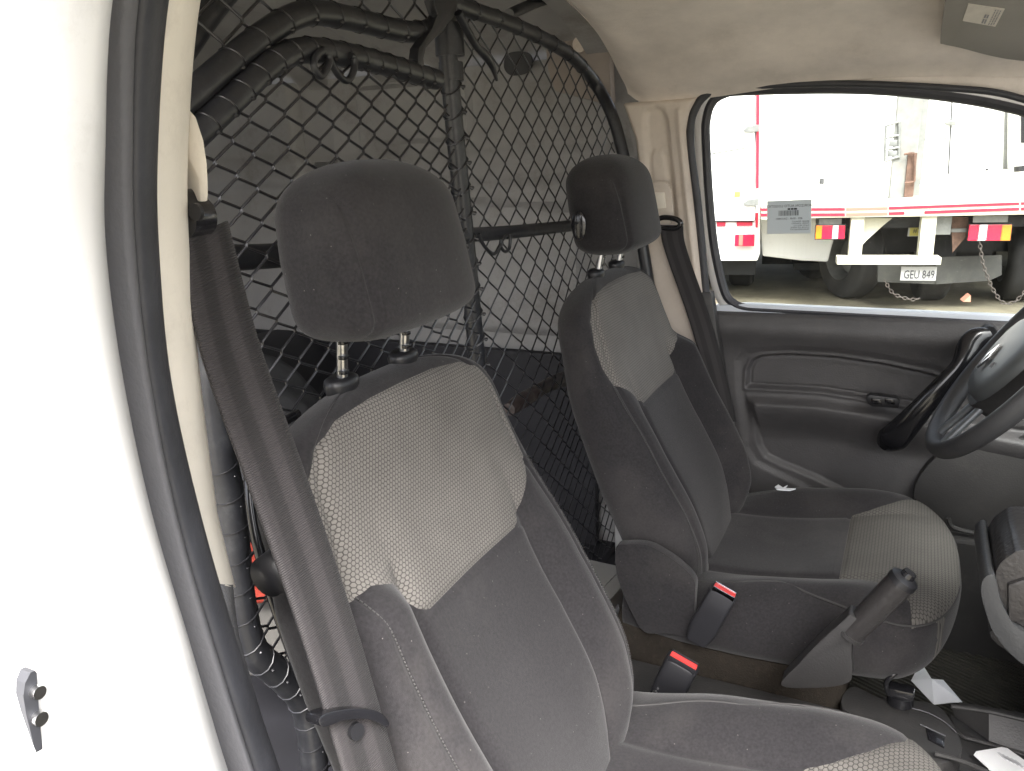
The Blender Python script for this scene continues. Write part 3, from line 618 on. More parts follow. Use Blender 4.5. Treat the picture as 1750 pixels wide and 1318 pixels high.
# ------------------------------------------------------------------ seats
REC = R_(22)
def seat_meshes():
    """local frames: backrest x=normal y=across z=up the back; cushion x=forward y=across z=up"""
    d = {}
    N = 260
    # --- backrest
    s0, s1 = -.075, .546
    ph_ = np.linspace(0, 1, 190); sv = s0+(s1-s0)*(1-(1-ph_)**1.35*(1))
    sv = np.concatenate([np.linspace(s0, .45, 120), .45+(.5455-.45)*np.sin(np.linspace(.02, math.pi/2*.985, 60))])
    rings = []
    th = np.linspace(0, 2*math.pi, N, endpoint=False)
    for s in sv:
        W = np.interp(s, [-.075, -.03, .03, .10, .20, .30, .38, .44, .48], [.12, .175, .212, .231, .238, .236, .229, .215, .20])
        if s > .44: W = .215*math.sqrt(max(0, 1-((s-.44)/.107)**2.8))
        T = np.interp(s, [-.075, -.02, .06, .2, .35, .48], [.030, .046, .052, .055, .050, .040])
        if s > .48: T = .040*math.sqrt(max(0, 1-((s-.48)/.0665)**2.4))
        ctr = -.045 + .014*ss(.34, .54, s)
        n_ = 3.0; c, q = np.cos(th), np.sin(th)
        n_ = np.where(q < 0, 4.6, 3.0); y = W*np.sign(c)*np.abs(c)**(2/n_); x = np.where(q < 0, T*1.12, T)*np.sign(q)*np.abs(q)**(2/np.where(q < 0, 3.4, 2.6))
        front = ss(-.1, .5, q)
        ay = np.abs(y); k = W/.238
        fade = np.where(y < 0, 1-ss(.335, .385, s), 1-ss(.24, .40, s)); amp = np.where(y < 0, .040, .021)
        b1 = .125*k; bump = ss(b1-.002, b1+.048, ay)*(1-ss(.19*k, .262*k, ay)*.55)
        x = x + front*(amp*bump*(fade*.85+.15)*ss(-.05, .05, s))
        x = x + front*(-.009*np.exp(-((ay-b1)/.008)**2)*fade)              # crease along the centre panel
        x = x - front*.010*np.exp(-(y/.12)**2)*ss(-.05, .1, s)*(1-ss(.35, .5, s))
        x = x + front*.018*math.exp(-((s-.10)/.10)**2)                       # lumbar
        x = x - front*.003*np.exp(-((s-.306)/.004)**2)*(ay < .12)
        sl2 = .192*k; x = x - front*.004*np.exp(-((ay-sl2)/.004)**2)
        y = np.where(y > 0, y*.955, np.where(q < 0, y*(1-.07*ss(0, .4, -q)), y)); x = np.where((y < 0) & (q < 0), x*.9, x)
        rings.append(np.stack([x+ctr, y, np.full(N, s)], 1))
    V, F = loft(rings); V = np.array(V)
    poly = [(0, .308), (.098, .308), (.112, .316), (.122, .336), (.142, .358), (.168, .370), (.196, .368), (.197, .40), (.192, .44), (.180, .478), (.158, .502), (.12, .518), (.06, .523), (0, .524)]
    right = [(0, .308), (.098, .308), (.120, .322), (.152, .345), (.184, .370), (.189, .40), (.186, .44), (.176, .478), (.155, .502), (.12, .516), (.06, .523), (0, .524)]
    poly = right + [(-a, b) for a, b in poly[::-1][1:-1]]
    S = poly_sdf(V[:, 1:], poly); S = np.where(V[:, 0] > -.052, S, .05+0*S)
    dd = np.exp(-(S/.0035)**2)*(V[:, 0] > -.052); V[:, 0] -= .0022*dd
    d['back'], d['hexb'] = split(V, F, S)
    # stitched seam path following the front surface: find surface x at (y,s)
    def surf(y, s):
        i = np.argmin(np.abs(sv-s)); r = rings[i]; m_ = r[:, 0] > -.06; r = r[m_]; j = np.argmin(np.abs(r[:, 1]-y)); return np.array([r[j, 0]+.0014, r[j, 1], s])
    d['seams'] = []
    for sg in (1, -1):
        P = [surf(sg*np.interp(s, [-.05, .0, .1, .2, .3, .37], [.150, .172, .188, .193, .192, .188]), s) for s in np.linspace(-.05, .37, 60)]
        for kk in range(3): P = [P[0]]+[(P[i-1]+P[i]*2+P[i+1])/4 for i in range(1, len(P)-1)]+[P[-1]]
        v, f = [], []
        for a in range(0, len(P)-1):
            for t0, t1 in ((.05, .42), (.55, .92)):
                A, B = P[a]*(1-t0)+P[a+1]*t0, P[a]*(1-t1)+P[a+1]*t1
                v2, f2 = tube([A, B], .0009, 5); b0 = len(v); v += list(v2); f += [tuple(i+b0 for i in q) for q in f2]
        d['seams'].append((v, f))
    # --- cushion
    x0, x1 = -.10, .412
    xv = np.concatenate([np.linspace(x0, .28, 76), .28+(x1-.28)*np.sin(np.linspace(.02, math.pi/2*.99, 62))])
    rings = []
    for x in xv:
        W = np.interp(x, [-.10, 0, .1, .28], [.235, .250, .255, .252])
        if x > .28: W = .252*(1-((x-.28)/.134)**2.6)**.5
        e = max(0, (x-.352)/.0605); rnd = (1-min(1, e)**2.4)**.5 if e > 0 else 1
        zt = .006+.034*ss(0, .35, x)+.012*ss(.2, .36, x); zb = np.interp(x, [-.1, .0, .2, .33, .41], [-.10, -.10, -.098, -.09, -.065])
        mid, T = (zt+zb)/2, (zt-zb)/2; mid = mid*rnd+(1-rnd)*(-.0+.005); T = T*rnd
        c, q = np.cos(th), np.sin(th); y = W*np.sign(c)*np.abs(c)**(2/4.2); z = T*np.sign(q)*np.abs(q)**(2/3.4)
        front = ss(.1, .6, q); ay = np.abs(y)
        fade = 1-ss(.22, .40, x)
        bump = ss(.118, .20, ay)*(1-.3*ss(.20, .25, ay))
        z = z + front*(.030*bump*fade*ss(-.04, .14, x)) - front*.006*np.exp(-((ay-.125)/.008)**2)*fade
        z = z - front*.012*np.exp(-(ay/.12)**2)*math.exp(-((x-.12)/.12)**2)
        z = z - front*.003*np.exp(-((x-.232)/.004)**2)*(ay < .13)
        # side seam groove
        zs = mid+T*.62+.02*fade; 
        rings.append(np.stack([np.full(N, x), y, z+mid], 1))
    V, F = loft(rings); V = np.array(V)
    hy = lambda x: np.interp(x, [.232, .26, .30, .34, .38], [.130, .137, .160, .190, .215])
    topz = np.interp(V[:, 0], xv, [r[:, 2].max() for r in rings])
    px_ = [(.232, 0), (.232, .130), (.26, .137), (.30, .160), (.335, .195), (.345, .26), (.6, .3), (.6, 0)]; poly = px_+[(a, -b) for a, b in px_[::-1][1:-1]]
    S1 = poly_sdf(V[:, :2], poly)
    S2 = np.where((np.abs(V[:, 1]) < .19) & (V[:, 0] < .385), -.5, .0235) - V[:, 2]
    S = np.maximum(S1, S2)
    V[:, 2] -= .0022*np.exp(-(S1/.0035)**2)*(V[:, 2] > .02)
    # piping groove at the side
    sd_ = np.abs(V[:, 2]-(.022+.02*(1-ss(.2, .4, V[:, 0]))*ss(-.05, .05, V[:, 0])))
    V[:, 1] -= np.sign(V[:, 1])*.0025*np.exp(-(sd_/.003)**2)*(np.abs(V[:, 1]) > .2)
    d['cush'], d['hexc'] = split(V, F, S)
    # welt at seam height round the front
    P = []
    for x in list(np.linspace(-.04, .30, 40)):
        i = np.argmin(np.abs(xv-x)); r = rings[i]; zt_ = .022+.02*(1-ss(.2, .4, x))*ss(-.05, .05, x); m_ = (r[:, 1] < 0); r = r[m_]; j = np.argmin(np.abs(r[:, 2]-zt_)+(r[:, 1] > -.18)*1.0); P.append([x, r[j, 1]-.0010, r[j, 2]])
    for i in range(50, len(xv)-2):
        if xv[i] <= .305: continue
        r = rings[i]; zt_ = .022+.02*(1-ss(.2, .4, xv[i])); m_ = (r[:, 1] < 0); r2 = r[m_]; j = np.argmin(np.abs(r2[:, 2]-zt_))
        if r[:, 2].max() > zt_+.002: P.append([xv[i], r2[j, 1], r2[j, 2]])
    P = np.array(P)
    for kk in range(6): P[1:-1] = (P[:-2]+2*P[1:-1]+P[2:])/4
    d['welt'] = tube(P, .0016, 6)
    d['welt2'] = tube(P*np.array([1, -1, 1]), .0016, 6)
    # --- headrest (local: x forward, z up)
    rings = []; N2 = 120; th2 = np.linspace(0, 2*math.pi, N2, endpoint=False)
    zv = np.concatenate([-.085+.03*(1-np.cos(np.linspace(.12, math.pi/2, 16))), np.linspace(-.053, .03, 20)[0:], .03+.055*np.sin(np.linspace(.05, math.pi/2*.98, 26))])
    for z in zv:
        W = np.interp(z, [-.09, -.05, .0, .05, .09], [.108, .115, .112, .100, .086])
        if z > .03: W *= (1-((z-.03)/.0555)**3)**.5
        if z < -.055: W *= (1-((-.055-z)/.031)**3)**.3
        T = .059
        if z > .03: T *= (1-((z-.03)/.0555)**2.4)**.5
        if z < -.055: T *= (1-((-.055-z)/.031)**2.4)**.5
        c, q = np.cos(th2), np.sin(th2); y = W*np.sign(c)*np.abs(c)**(2/4.4); x = T*np.sign(q)*np.abs(q)**(2/np.where(q > 0, 4.2, 2.8))
        fr_ = ss(0, .6, q); x = x + fr_*(.010*np.cos(np.clip(y/.138, -1, 1)*math.pi/2) - .004) - .10*z*0
        # narrow rear: sides taper back
        y = y*(1-.10*ss(.2, 1, -q))
        seam = np.exp(-((np.abs(y)-.092)/.0032)**2); x = x - fr_*.0045*seam
        rings.append(np.stack([x - .12*z, y, np.full(N2, z)], 1))
    d['head'] = loft(rings)
    return d
SM = seat_meshes()
HB = Matrix.Rotation(-REC, 4, 'Y')
def LM(vf): return raw(*vf)
def build_seat():
    s = empty('front_seat', (-.293, -.345, .44), 'nearest charcoal cloth seat with pale honeycomb back panel, beside the open door', 'car seat', 'front seats of the van')
    BZ = .34
    bl = dict(loc=(0.012, 0, BZ), rot=(0, -REC, 0))
    back = mobj('backrest', LM(SM['back']), M['cloth'], s, **bl)
    mobj('honeycomb_panel', LM(SM['hexb']), M['hexb'], back, loc=(0, 0, 0), rot=(0, 0, 0))
    for v in SM['seams']: mobj('stitched_seam', LM(v), M['thread'], back, loc=(0, 0, 0), rot=(0, 0, 0))
    # plastic shell behind the backrest with a rim
    sh = MB(); P = []
    for a in np.linspace(0, 1, 50):
        t = a*2-1; y = .238*math.sin(t*math.pi*.62)/math.sin(math.pi*.62) if abs(t) < .8 else .238*np.sign(t); 
        P.append((-.088, 0, 0))
    pth = [(-.060, -.10, .536), (-.052, -.17, .528), (-.046, -.200, .50), (-.052, -.214, .45), (-.060, -.219, .38), (-.070, -.216, .30), (-.078, -.205, .2)]
    sh.tube(pth, .005, 8, False, 6); me = raw(sh.v, sh.f); mobj('backrest_rim', me, M['gloss'], back, loc=(0, 0, 0), rot=(0, 0, 0))
    cu = mobj('cushion', LM(SM['cush']), M['cloth'], s, loc=(0, 0, BZ-.0), rot=(0, 0, 0))
    mobj('honeycomb_panel', LM(SM['hexc']), M['hexc'], cu, loc=(0, 0, 0), rot=(0, 0, 0))
    mobj('piping', LM(SM['welt']), M['thread'], cu, loc=(0, 0, 0), rot=(0, 0, 0)); mobj('piping', LM(SM['welt2']), M['thread'], cu, loc=(0, 0, 0), rot=(0, 0, 0))
    hr = mobj('headrest', LM(SM['head']), M['cloth'], s, loc=(-.200, -.007, 1.410-.44), rot=(0, R_(-4), 0))
    for y in (-.067, .045):
        v, f = tube([(-.198, y-.008, .905), (-.213, y, .80), (-.205, y, .70)], .0055, 12, False, 3); rod = mobj('headrest_rod', raw(v, f), M['steel'], s, loc=(0, 0, 0), rot=(0, 0, 0))
        nb = MB()
        for k in range(5):
            z = .885-.0155*k; x = np.interp(z, [.80, .905], [-.213, -.198]); yq = y-.008*(z-.80)/.105; nb.box((x-.001, yq-.0062, z-.0022), (x+.0062, yq+.002, z+.0022), .0008)
        mobj('rod_notch', raw(nb.v, nb.f), M['gloss'], rod, loc=(0, 0, 0), rot=(0, 0, 0))
        # oval guide
        cap = []
        for z, k in ((-.02, .75), (0, .9), (.008, 1), (.013, .95), (.016, .7)):
            cap.append([(-.212+.015*k*math.cos(a), y+.022*k*math.sin(a), .832-.0+z) for a in np.linspace(0, 2*math.pi, 28, endpoint=False)])
        v, f = loft(cap); mobj('rod_guide', raw(v, f), M['plastic'], s, loc=(0, 0, 0), rot=(0, 0, 0))
    # carpeted base and side flaps over the hinges
    b = MB(); b.box((-.12, -.235, .12), (.26, .235, .285), .03); mobj('seat_base', raw(b.v, b.f), M['carpet'], s, loc=(0, 0, 0), rot=(0, 0, 0))
    sk = MB()
    for sg in (1,):
        ol = catmull([(x, sg*.240, z) for x, z in [(-.104, .420), (-.085, .432), (-.051, .437), (-.021, .427), (.008, .410), (.027, .390), (.029, .364), (.025, .293), (.015, .287), (-.019, .283), (-.054, .277), (-.075, .308), (-.099, .363)]], 5, True)
        sk.add(*extrude_poly(list(ol), (0, sg*.018, 0), .006))
    mobj('hinge_flap', raw(sk.v, sk.f), M['cloth'], s, loc=(0, 0, 0), rot=(0, 0, 0))
    for y in (-.2, .2):
        rl = MB(); rl.box((-.25, y-.02, -.0), (.30, y+.02, .03), .004); rl.box((-.12, y-.012, .02), (.24, y+.012, .14), .004)
        mobj('seat_rail', raw(rl.v, rl.f), M['plastic'], s, loc=(0, 0, 0), rot=(0, 0, 0))
    kn = MB(); kn.tube([(-.15, -.225, .737), (-.15, -.262, .737)], [.020, .020, .017], 28); mobj('lumbar_knob', raw(kn.v, kn.f), M['plastic'], s, loc=(0, 0, 0), rot=(0, 0, 0))
    return s
def copy_tree(o, parent=None):
    kids = [c for c in bpy.data.objects if c.parent == o]
    c = o.copy(); sc.collection.objects.link(c)
    if parent: c.parent = parent
    for k in kids: copy_tree(k, c)
    return c
seat1 = build_seat()
seat2 = copy_tree(seat1); seat2.location = (-.293, .368, .440)
for c_ in list(seat2.children):
    if c_.name.startswith('headrest') and 'rod' not in c_.name: c_.location.z -= .012
    if c_.name.startswith('lumbar_knob'): bpy.data.objects.remove(c_)
for c_ in list(seat1.children):
    if c_.name.startswith('hinge_flap'): bpy.data.objects.remove(c_)
seat2.scale = (1, -1, 1)
seat2['label'] = 'farther charcoal cloth front seat, next to the window and behind the steering wheel'
b = MB(); Q = [at(*p, 'z', .842) for p in [(1324, 832), (1330, 828), (1338, 833), (1346, 829), (1342, 834), (1360, 835), (1350, 838), (1336, 837), (1328, 836)]]; b.add(*extrude_poly(Q, (0, 0, -.002))); b.build('torn_foam', M['paper'], seat2, False)
# oval knob on the far headrest side
kb = MB(); P = np.array([-.505, .246, 1.372]); rings = []
for dx, k in ((0, 1), (-.004, 1), (-.006, .8)):
    rings.append([P+np.array([.013*k*math.cos(a), dx, .024*k*math.sin(a)]) for a in np.linspace(0, 2*math.pi, 30, endpoint=False)])
kb.add(*loft(rings)); hr2 = [c for c in seat2.children if c.name.startswith('headrest') and 'rod' not in c.name][0]
kb.build('headrest_release', M['gloss'], hr2)

# ------------------------------------------------------------------ seat belts
def ribbon(P, Wv, width, th=.0012):
    P = np.array(P, float); Wv = np.array(Wv, float); Wv = Wv/np.linalg.norm(Wv, axis=1)[:, None]
    V = []; F = []; UV = []; L = np.concatenate([[0], np.cumsum(np.linalg.norm(np.diff(P, axis=0), axis=1))]); nn = 9
    T = np.gradient(P, axis=0); 
    for i in range(len(P)):
        nrm = np.cross(T[i], Wv[i]); nrm /= np.linalg.norm(nrm)
        for k in range(nn):
            u = k/(nn-1); V.append(P[i]+Wv[i]*(u-.5)*width+nrm*th); UV.append((u, L[i]))
        for k in range(nn-1, -1, -1):
            u = k/(nn-1); V.append(P[i]+Wv[i]*(u-.5)*width-nrm*th); UV.append((u, L[i]))
    m_ = 2*nn
    for i in range(len(P)-1):
        for k in range(m_): F.append((i*m_+k, i*m_+(k+1) % m_, (i+1)*m_+(k+1) % m_, (i+1)*m_+k))
    me = raw(V, F); uv = me.uv_layers.new(name='UVMap')
    for lp in me.loops: uv.data[lp.index].uv = UV[lp.vertex_index]
    return me
belt1 = empty('seat_belt', (-.44, -.62, 1.46), 'dark striped seat belt hanging down in front of the near pillar', 'seat belt', 'front seat belts')
P = catmull([at(*p, 'y', y) for p, y in [((347, 395), -.606), ((364, 470), -.606), ((383, 555), -.607), ((412, 650), -.608), ((491, 868), -.613), ((566, 1091), -.618), ((633, 1318), -.622), ((680, 1480), -.624)]], 8)
Wd = catmull([(.05, 1, .22), (.12, 1, .24), (.22, 1, .24), (.24, 1, .22), (.22, 1, .18), (.2, 1, .16), (.2, 1, .14), (.2, 1, .12)], 8)
mobj('webbing', ribbon(P, Wd, .047), M['belt'], belt1, loc=None)
b = MB(); ol = catmull([at(*p, 'y', -.600) for p in [(322, 338), (334, 322), (346, 326), (356, 340), (366, 352), (372, 372), (369, 392), (356, 403), (340, 400), (328, 408), (320, 400)]], 4, True)
b.add(*extrude_poly(list(ol), (0, -.020, 0), .006)); dr = b.build('guide_loop', M['gloss'], belt1)
b = MB(); q = at(338, 362, 'y', -.620); b.tube([q, q+np.array([.0, -.003, 0])], .006, 20); b.build('anchor_bolt', M['plastic'], dr)
# tongue sliding on the webbing
ti = np.argmin(np.linalg.norm(P-at(605, 1222, 'y', -.62), axis=1)); tp = P[ti]; tw = Wd[ti]/np.linalg.norm(Wd[ti])
b = MB(); zz = P[ti-3]-P[ti]; zz /= np.linalg.norm(zz); fn = np.cross(tw, zz); fn *= -1 if fn[1] > 0 else 1
ol = [onp(px, py, tp+fn*.012, fn) for px, py in [(545, 1232), (552, 1222), (575, 1215), (610, 1211), (640, 1214), (658, 1224), (666, 1238), (660, 1243), (648, 1236), (625, 1229), (590, 1231), (565, 1240), (550, 1242)]]
b.add(*extrude_poly(list(catmull(ol, 3, True)), -fn*.018, .002)); tg = b.build('belt_tongue', M['gloss'], belt1)
b = MB(); q = onp(606, 1249, tp+fn*.0015, fn); b.tube([q, q+fn*.004], .0065, 20); b.build('stop_button', M['plastic'], belt1)
belt2 = empty('seat_belt', (-.45, .62, 1.34), 'brown-grey seat belt hanging on the far pillar behind the driver seat', 'seat belt', 'front seat belts')
P = catmull([at(*p, 'y', y) for p, y in [((1148, 385), .615), ((1150, 410), .618), ((1162, 450), .622), ((1180, 500), .626), ((1200, 560), .63), ((1222, 640), .635), ((1240, 720), .64)]], 6)
mobj('webbing', ribbon(P, [(.95, .35, -.05)]*len(P), .046), M['belt'], belt2)
b = MB(); rg = catmull([at(*p, 'y', .612) for p in [(1122, 378), (1132, 372), (1150, 373), (1161, 378), (1163, 384), (1155, 390), (1135, 390), (1124, 386)]], 4, True)
b.tube(rg, .0055, 10, True); b.build('guide_loop', M['gloss'], belt2)

# buckles
def buckle(name, px_top, px_bot, y, wd_, label, dark):
    A, B = at(*px_top, 'y', y), at(*px_bot, 'y', y)
    r = empty(name, B, label, 'belt buckle', 'seat belt buckles')
    T = (A-B); L = np.linalg.norm(T); T /= L; X = np.cross([0, 1., 0], T); X /= np.linalg.norm(X); Yv = np.array([0, 1., 0])
    Mx = Matrix(((X[0], Yv[0], T[0], B[0]), (X[1], Yv[1], T[1], B[1]), (X[2], Yv[2], T[2], B[2]), (0, 0, 0, 1)))
    b = MB(); secs = [(0, .016, .008), (L*.25, .022, .010), (L*.6, wd_, .013), (L*.97, wd_, .014), (L, wd_-.003, .012)]
    rings = []
    for z, a, c in secs:
        ring = []
        for t in np.linspace(0, 2*math.pi, 36, endpoint=False):
            cx, sx = math.cos(t), math.sin(t); ring.append(np.array(Mx @ Vector((a*math.copysign(abs(cx)**.45, cx), c*math.copysign(abs(sx)**.45, sx), z))))
        rings.append(ring)
    b.add(*loft(rings)); b.build('buckle_body', M['cdark'] if dark else M['plastic'], r)
    b = MB(); b.box((-wd_+.004, -.010, L-.014), (wd_-.004, .003, L+.0045), .002, Mx); rb = b.build('release_button', M['red'], r)
    b = MB(); b.box((-wd_+.004, -.0125, L-.004), (wd_-.004, -.0105, L+.0055), .0006, Mx); b.box((-wd_+.004, .0035, L-.001), (wd_-.004, .006, L+.005), .0006, Mx); b.build('slot_edge', M['chrome'] if dark else M['plastic'], r)
    if not dark:
        b = MB(); q = Mx @ Vector((-wd_+.008, -.0135, L*.45)); b.tube([np.array(q), np.array(q)+np.array([0, -.003, 0])], .0035, 14); b.build('rivet', M['steel'], r)
        b = MB(); b.add(*text_vf('PRESS', .006, X, T, np.array(Mx @ Vector((-.006, -.0145, L*.30))))); b.build('moulded_mark', M['inkg'], r, False)
    return r
buckle('belt_buckle', (1168, 1130), (1120, 1225), -.075, .0235, 'bare black buckle with red button at the inner edge of the near seat', False)
buckle('belt_buckle', (1238, 1010), (1190, 1095), .095, .0215, 'fabric sleeved buckle with red button lying against the far seat cushion', True)

# ------------------------------------------------------------------ cargo partition
part = empty('cargo_partition', (-.62, 0, .5), 'black tube frame partition with wire netting behind the front seats', 'partition')
PX = -.62
def XP(px, py, x=PX): return at(px, py, 'x', x)
def XQ(px, py, x=PX):
    P = at(px, py, 'x', x); return P if P[1] < .632 else at(px, py, 'y', .632)
def tb(name, pts, r, x=PX, sub=6, m='black_metal', par=part):
    b = MB(); b.tube([XQ(*p, x) if len(p) == 2 else p for p in pts], r, 14, False, sub); return b.build(name, M[m], par)
tb('frame_post', [(768, -40), (764, 60), (775, 200), (790, 350), (803, 480), (816, 620), (835, 800), (860, 1050)], .0135)
tb('gate_tube', [(300, 262), (345, 220), (400, 168), (450, 120), (490, 94), (525, 86), (580, 92), (650, 108), (745, 136)], .0135, PX+.02)
tb('roof_tube', [(280, 205), (330, 160), (390, 108), (450, 60), (500, 30), (540, 22), (600, 32), (680, 52), (720, 54), (745, 40), (757, 0), (757, -50)], .0135, PX+.01)
tb('roof_tube', [(300, 100), (345, 35), (380, -10), (420, -50)], .014, PX-.02)
tb('side_tube', [(660, -60), (740, -10), (800, 15), (860, 36), (920, 62), (975, 95), (1015, 140), (1045, 195), (1064, 260), (1082, 340), (1100, 430), (1112, 520), (1120, 640)], .0125)
tb('cross_bar', [(790, 402), (870, 397), (975, 386), (1095, 372)], .0115)
tb('cross_bar', [(300, 445), (385, 441), (470, 437), (600, 425), (790, 405)], .0135)
tb('gate_side_tube', [(352, 560), (362, 680), (376, 780), (392, 860), (402, 960), (412, 1040), (432, 1110), (480, 1155), (515, 1195), (530, 1245), (538, 1318), (545, 1450)], .0155, PX+.05)
tb('roof_stay', [(870, 25), (930, 0), (985, -6)], .010, PX-.06)
# hinge bracket and post collar
b = MB(); b.add(*extrude_poly([XP(*p, PX+.03) for p in [(740, 0), (783, 0), (775, 30), (748, 60), (728, 82), (724, 100), (728, 132), (738, 138), (720, 132), (714, 100), (716, 82), (738, 50), (748, 25)]], (-.014, 0, 0), .002)); b.build('hinge_bracket', M['black_metal'], part)
b = MB(); P = XP(768, 68); b.tube([P+np.array([0, 0, .022]), P+np.array([0, 0, -.022])], .021, 20); b.tube([P+np.array([0, 0, -.03]), P+np.array([0, 0, -.055])], .0175, 20); b.build('post_collar', M['black_metal'], part)
# wrinkled lower skirt (dark cloth roll) between the seats
b = MB(); b.tube([XP(*p, PX-.02) for p in [(870, 700), (900, 680), (945, 655), (1000, 640), (1100, 630)]], [.012, .016, .013, .017, .014, .015], 14, False, 6); b.build('lower_roll', mat('brown_vinyl', (.055, .042, .04), .5, bump=.8, bscale=30, bdist=.01, var=.3, vscale=20), part)
def inside(P, poly): return poly_sdf(np.array([P]), poly)[0] < 0
def net(name, poly_px, x, py_, pz_, r, wob, shear=0, phase=0, xf=None):
    Q = np.array([XP(*p, x)[[1, 2]] for p in poly_px]); (y0, z0), (y1, z1) = Q.min(0)-.05, Q.max(0)+.05
    b = MB(); nk = int((y1-y0)/py_)+2; nj = int((z1-z0)/(pz_/2))+2
    def warp(y, z):
        return (y+wob*math.sin(z*9+y*5+phase), z+shear*(y-y0)+wob*.8*math.sin(y*8-z*6+phase*2))
    for k in range(-4, 2*nk+4):
        pts = []
        for j in range(nj+1):
            y = y0+py_/2*(k+((j+k) % 2))+(.0006 if (j+k) % 2 else -.0006)*-1; z = z0+j*pz_/2
            s_ = 1 if j % 2 else -1
            for dz in (-.0022, .0022):
                yy, zz_ = warp(y, z+dz); pts.append((yy, zz_, s_))
        pts = np.array(pts); sd_ = poly_sdf(pts[:, :2], Q)
        run = []
        def flush(run):
            if len(run) < 2: return
            PP = [np.array([x+(xf(a[0], a[1]) if xf else 0)+.0012*a[2]*0, a[0], a[1]]) for a in run]
            b.tube(PP, r, 6)
        for i in range(len(pts)):
            if sd_[i] < 0:
                if not run and i > 0:
                    t = sd_[i-1]/(sd_[i-1]-sd_[i]); run.append(pts[i-1]*(1-t)+pts[i]*t)
                run.append(pts[i])
            else:
                if run:
                    t = sd_[i-1]/(sd_[i-1]-sd_[i]); run.append(pts[i-1]*(1-t)+pts[i]*t); flush(run); run = []
        flush(run)
    return b.build(name, M['net'], part)
bul = lambda cy, cz, a, ry, rz: (lambda y, z: a*math.exp(-((y-cy)/ry)**2-((z-cz)/rz)**2))
net('wire_netting', [(345, 225), (400, 176), (450, 130), (490, 103), (525, 95), (580, 101), (650, 117), (745, 142), (755, 160), (815, 620), (850, 900), (850, 1600), (560, 1600), (540, 1400), (530, 1240), (515, 1200), (480, 1160), (432, 1115), (412, 1040), (402, 960), (392, 860), (376, 780), (362, 680), (345, 560), (330, 240)], PX+.018, .049, .033, .0016, .0075, .12, .5, bul(-.2, 1.3, .02, .3, .3))
net('wire_netting', [(330, 120), (390, 100), (450, 50), (500, 20), (540, 12), (600, 22), (680, 42), (720, 44), (740, 30), (748, -20), (748, -120), (330, -120)], PX-.0, .060, .045, .0016, .003, .1, 2.)
net('wire_netting', [(775, 20), (800, 22), (860, 44), (920, 70), (970, 100), (1010, 145), (1040, 200), (1058, 262), (1076, 340), (1095, 430), (1105, 520), (1110, 900), (1090, 1000), (1050, 990), (1000, 970), (900, 800), (830, 700), (806, 480), (793, 350), (778, 200), (768, 60)], PX-.004, .060, .050, .0015, .006, .05, 1.2, bul(.3, 1.05, .03, .25, .2))
# lacing loops knotted round the post and tubes
lc = MB()
for py in list(range(150, 640, 43)):
    xx = np.interp(py, [60, 200, 350, 480, 620], [764, 775, 790, 803, 816]); P = XP(xx, py)
    t = np.linspace(0, 2*math.pi, 12, endpoint=False); tilt = .01
    lc.tube([P+np.array([.0146*math.cos(a), .0146*math.sin(a), tilt*math.sin(a)]) for a in t], .0014, 5, True)
    q = P+np.array([.0145, .005, 0]); lc.tube([q+np.array([0, -.005, .002]), q+np.array([.003, 0, 0]), q+np.array([0, .004, -.003])], [.001, .0034, .001], 8)
def knots(path, x, n, r):
    C = catmull([XP(*p, x) for p in path], 8); L = np.concatenate([[0], np.cumsum(np.linalg.norm(np.diff(C, axis=0), axis=1))])
    for s_ in np.linspace(.02, .98, n)*L[-1]:
        P = np.array([np.interp(s_, L, C[:, i]) for i in range(3)]); i = min(len(C)-2, int(np.searchsorted(L, s_))); T = C[i+1]-C[max(0, i-1)]; T /= np.linalg.norm(T)
        u = np.cross(T, [1, 0, 0]); u /= np.linalg.norm(u); ring = [P+(r+.0004)*(np.array([math.cos(a), 0, 0])+u*math.sin(a))+T*.004*math.sin(a) for a in np.linspace(0, 2*math.pi, 12, endpoint=False)]
        lc.tube(ring, .0009, 5, True); lc.tube([P+np.array([r*.8, 0, -r*.6])+T*-.002, P+np.array([r*.8+.002, 0, -r*.6]), P+np.array([r*.8, 0, -r*.6])+T*.002], [.0008, .002, .0008], 6)
knots([(345, 220), (400, 168), (450, 120), (490, 94), (525, 86), (580, 92), (650, 108), (735, 134)], PX+.02, 15, .0135)
knots([(376, 780), (392, 860), (402, 960), (412, 1040), (432, 1110), (480, 1155), (515, 1195), (530, 1245), (538, 1318)], PX+.05, 14, .0155)
knots([(390, 108), (450, 60), (500, 30), (540, 22), (600, 32), (680, 52), (720, 54)], PX+.01, 9, .0135)
knots([(800, 15), (860, 36), (920, 62), (975, 95), (1015, 140), (1045, 195), (1064, 260)], PX, 11, .0125)
lc.build('lacing', M['net'], part)
# spring hooks
def hook(pts, x, r=.004): return tb('hanging_hook', pts, r, x, 6, 'black_metal')
hook([(552, 85), (540, 96), (536, 110), (541, 124), (549, 130), (558, 118), (563, 104), (562, 94)], PX+.035)
hook([(563, 100), (570, 115), (580, 130), (592, 138), (601, 130), (606, 112), (604, 98), (598, 95)], PX+.035)
hook([(818, 400), (824, 415), (834, 428), (845, 434), (853, 422), (860, 408), (868, 402)], PX+.02, .0028)
hook([(856, 410), (856, 422), (863, 430), (870, 425), (872, 410), (871, 400)], PX+.02, .0028)
b = MB(); Pp = catmull([XP(*p, PX+.03) for p in [(783, 22), (800, 55), (815, 80), (830, 95), (842, 115), (849, 138)]], 5)
b.tube(Pp, [.006, .006, .0055, .007, .005, .002], 10); b.build('loose_strap', M['black_metal'], part)

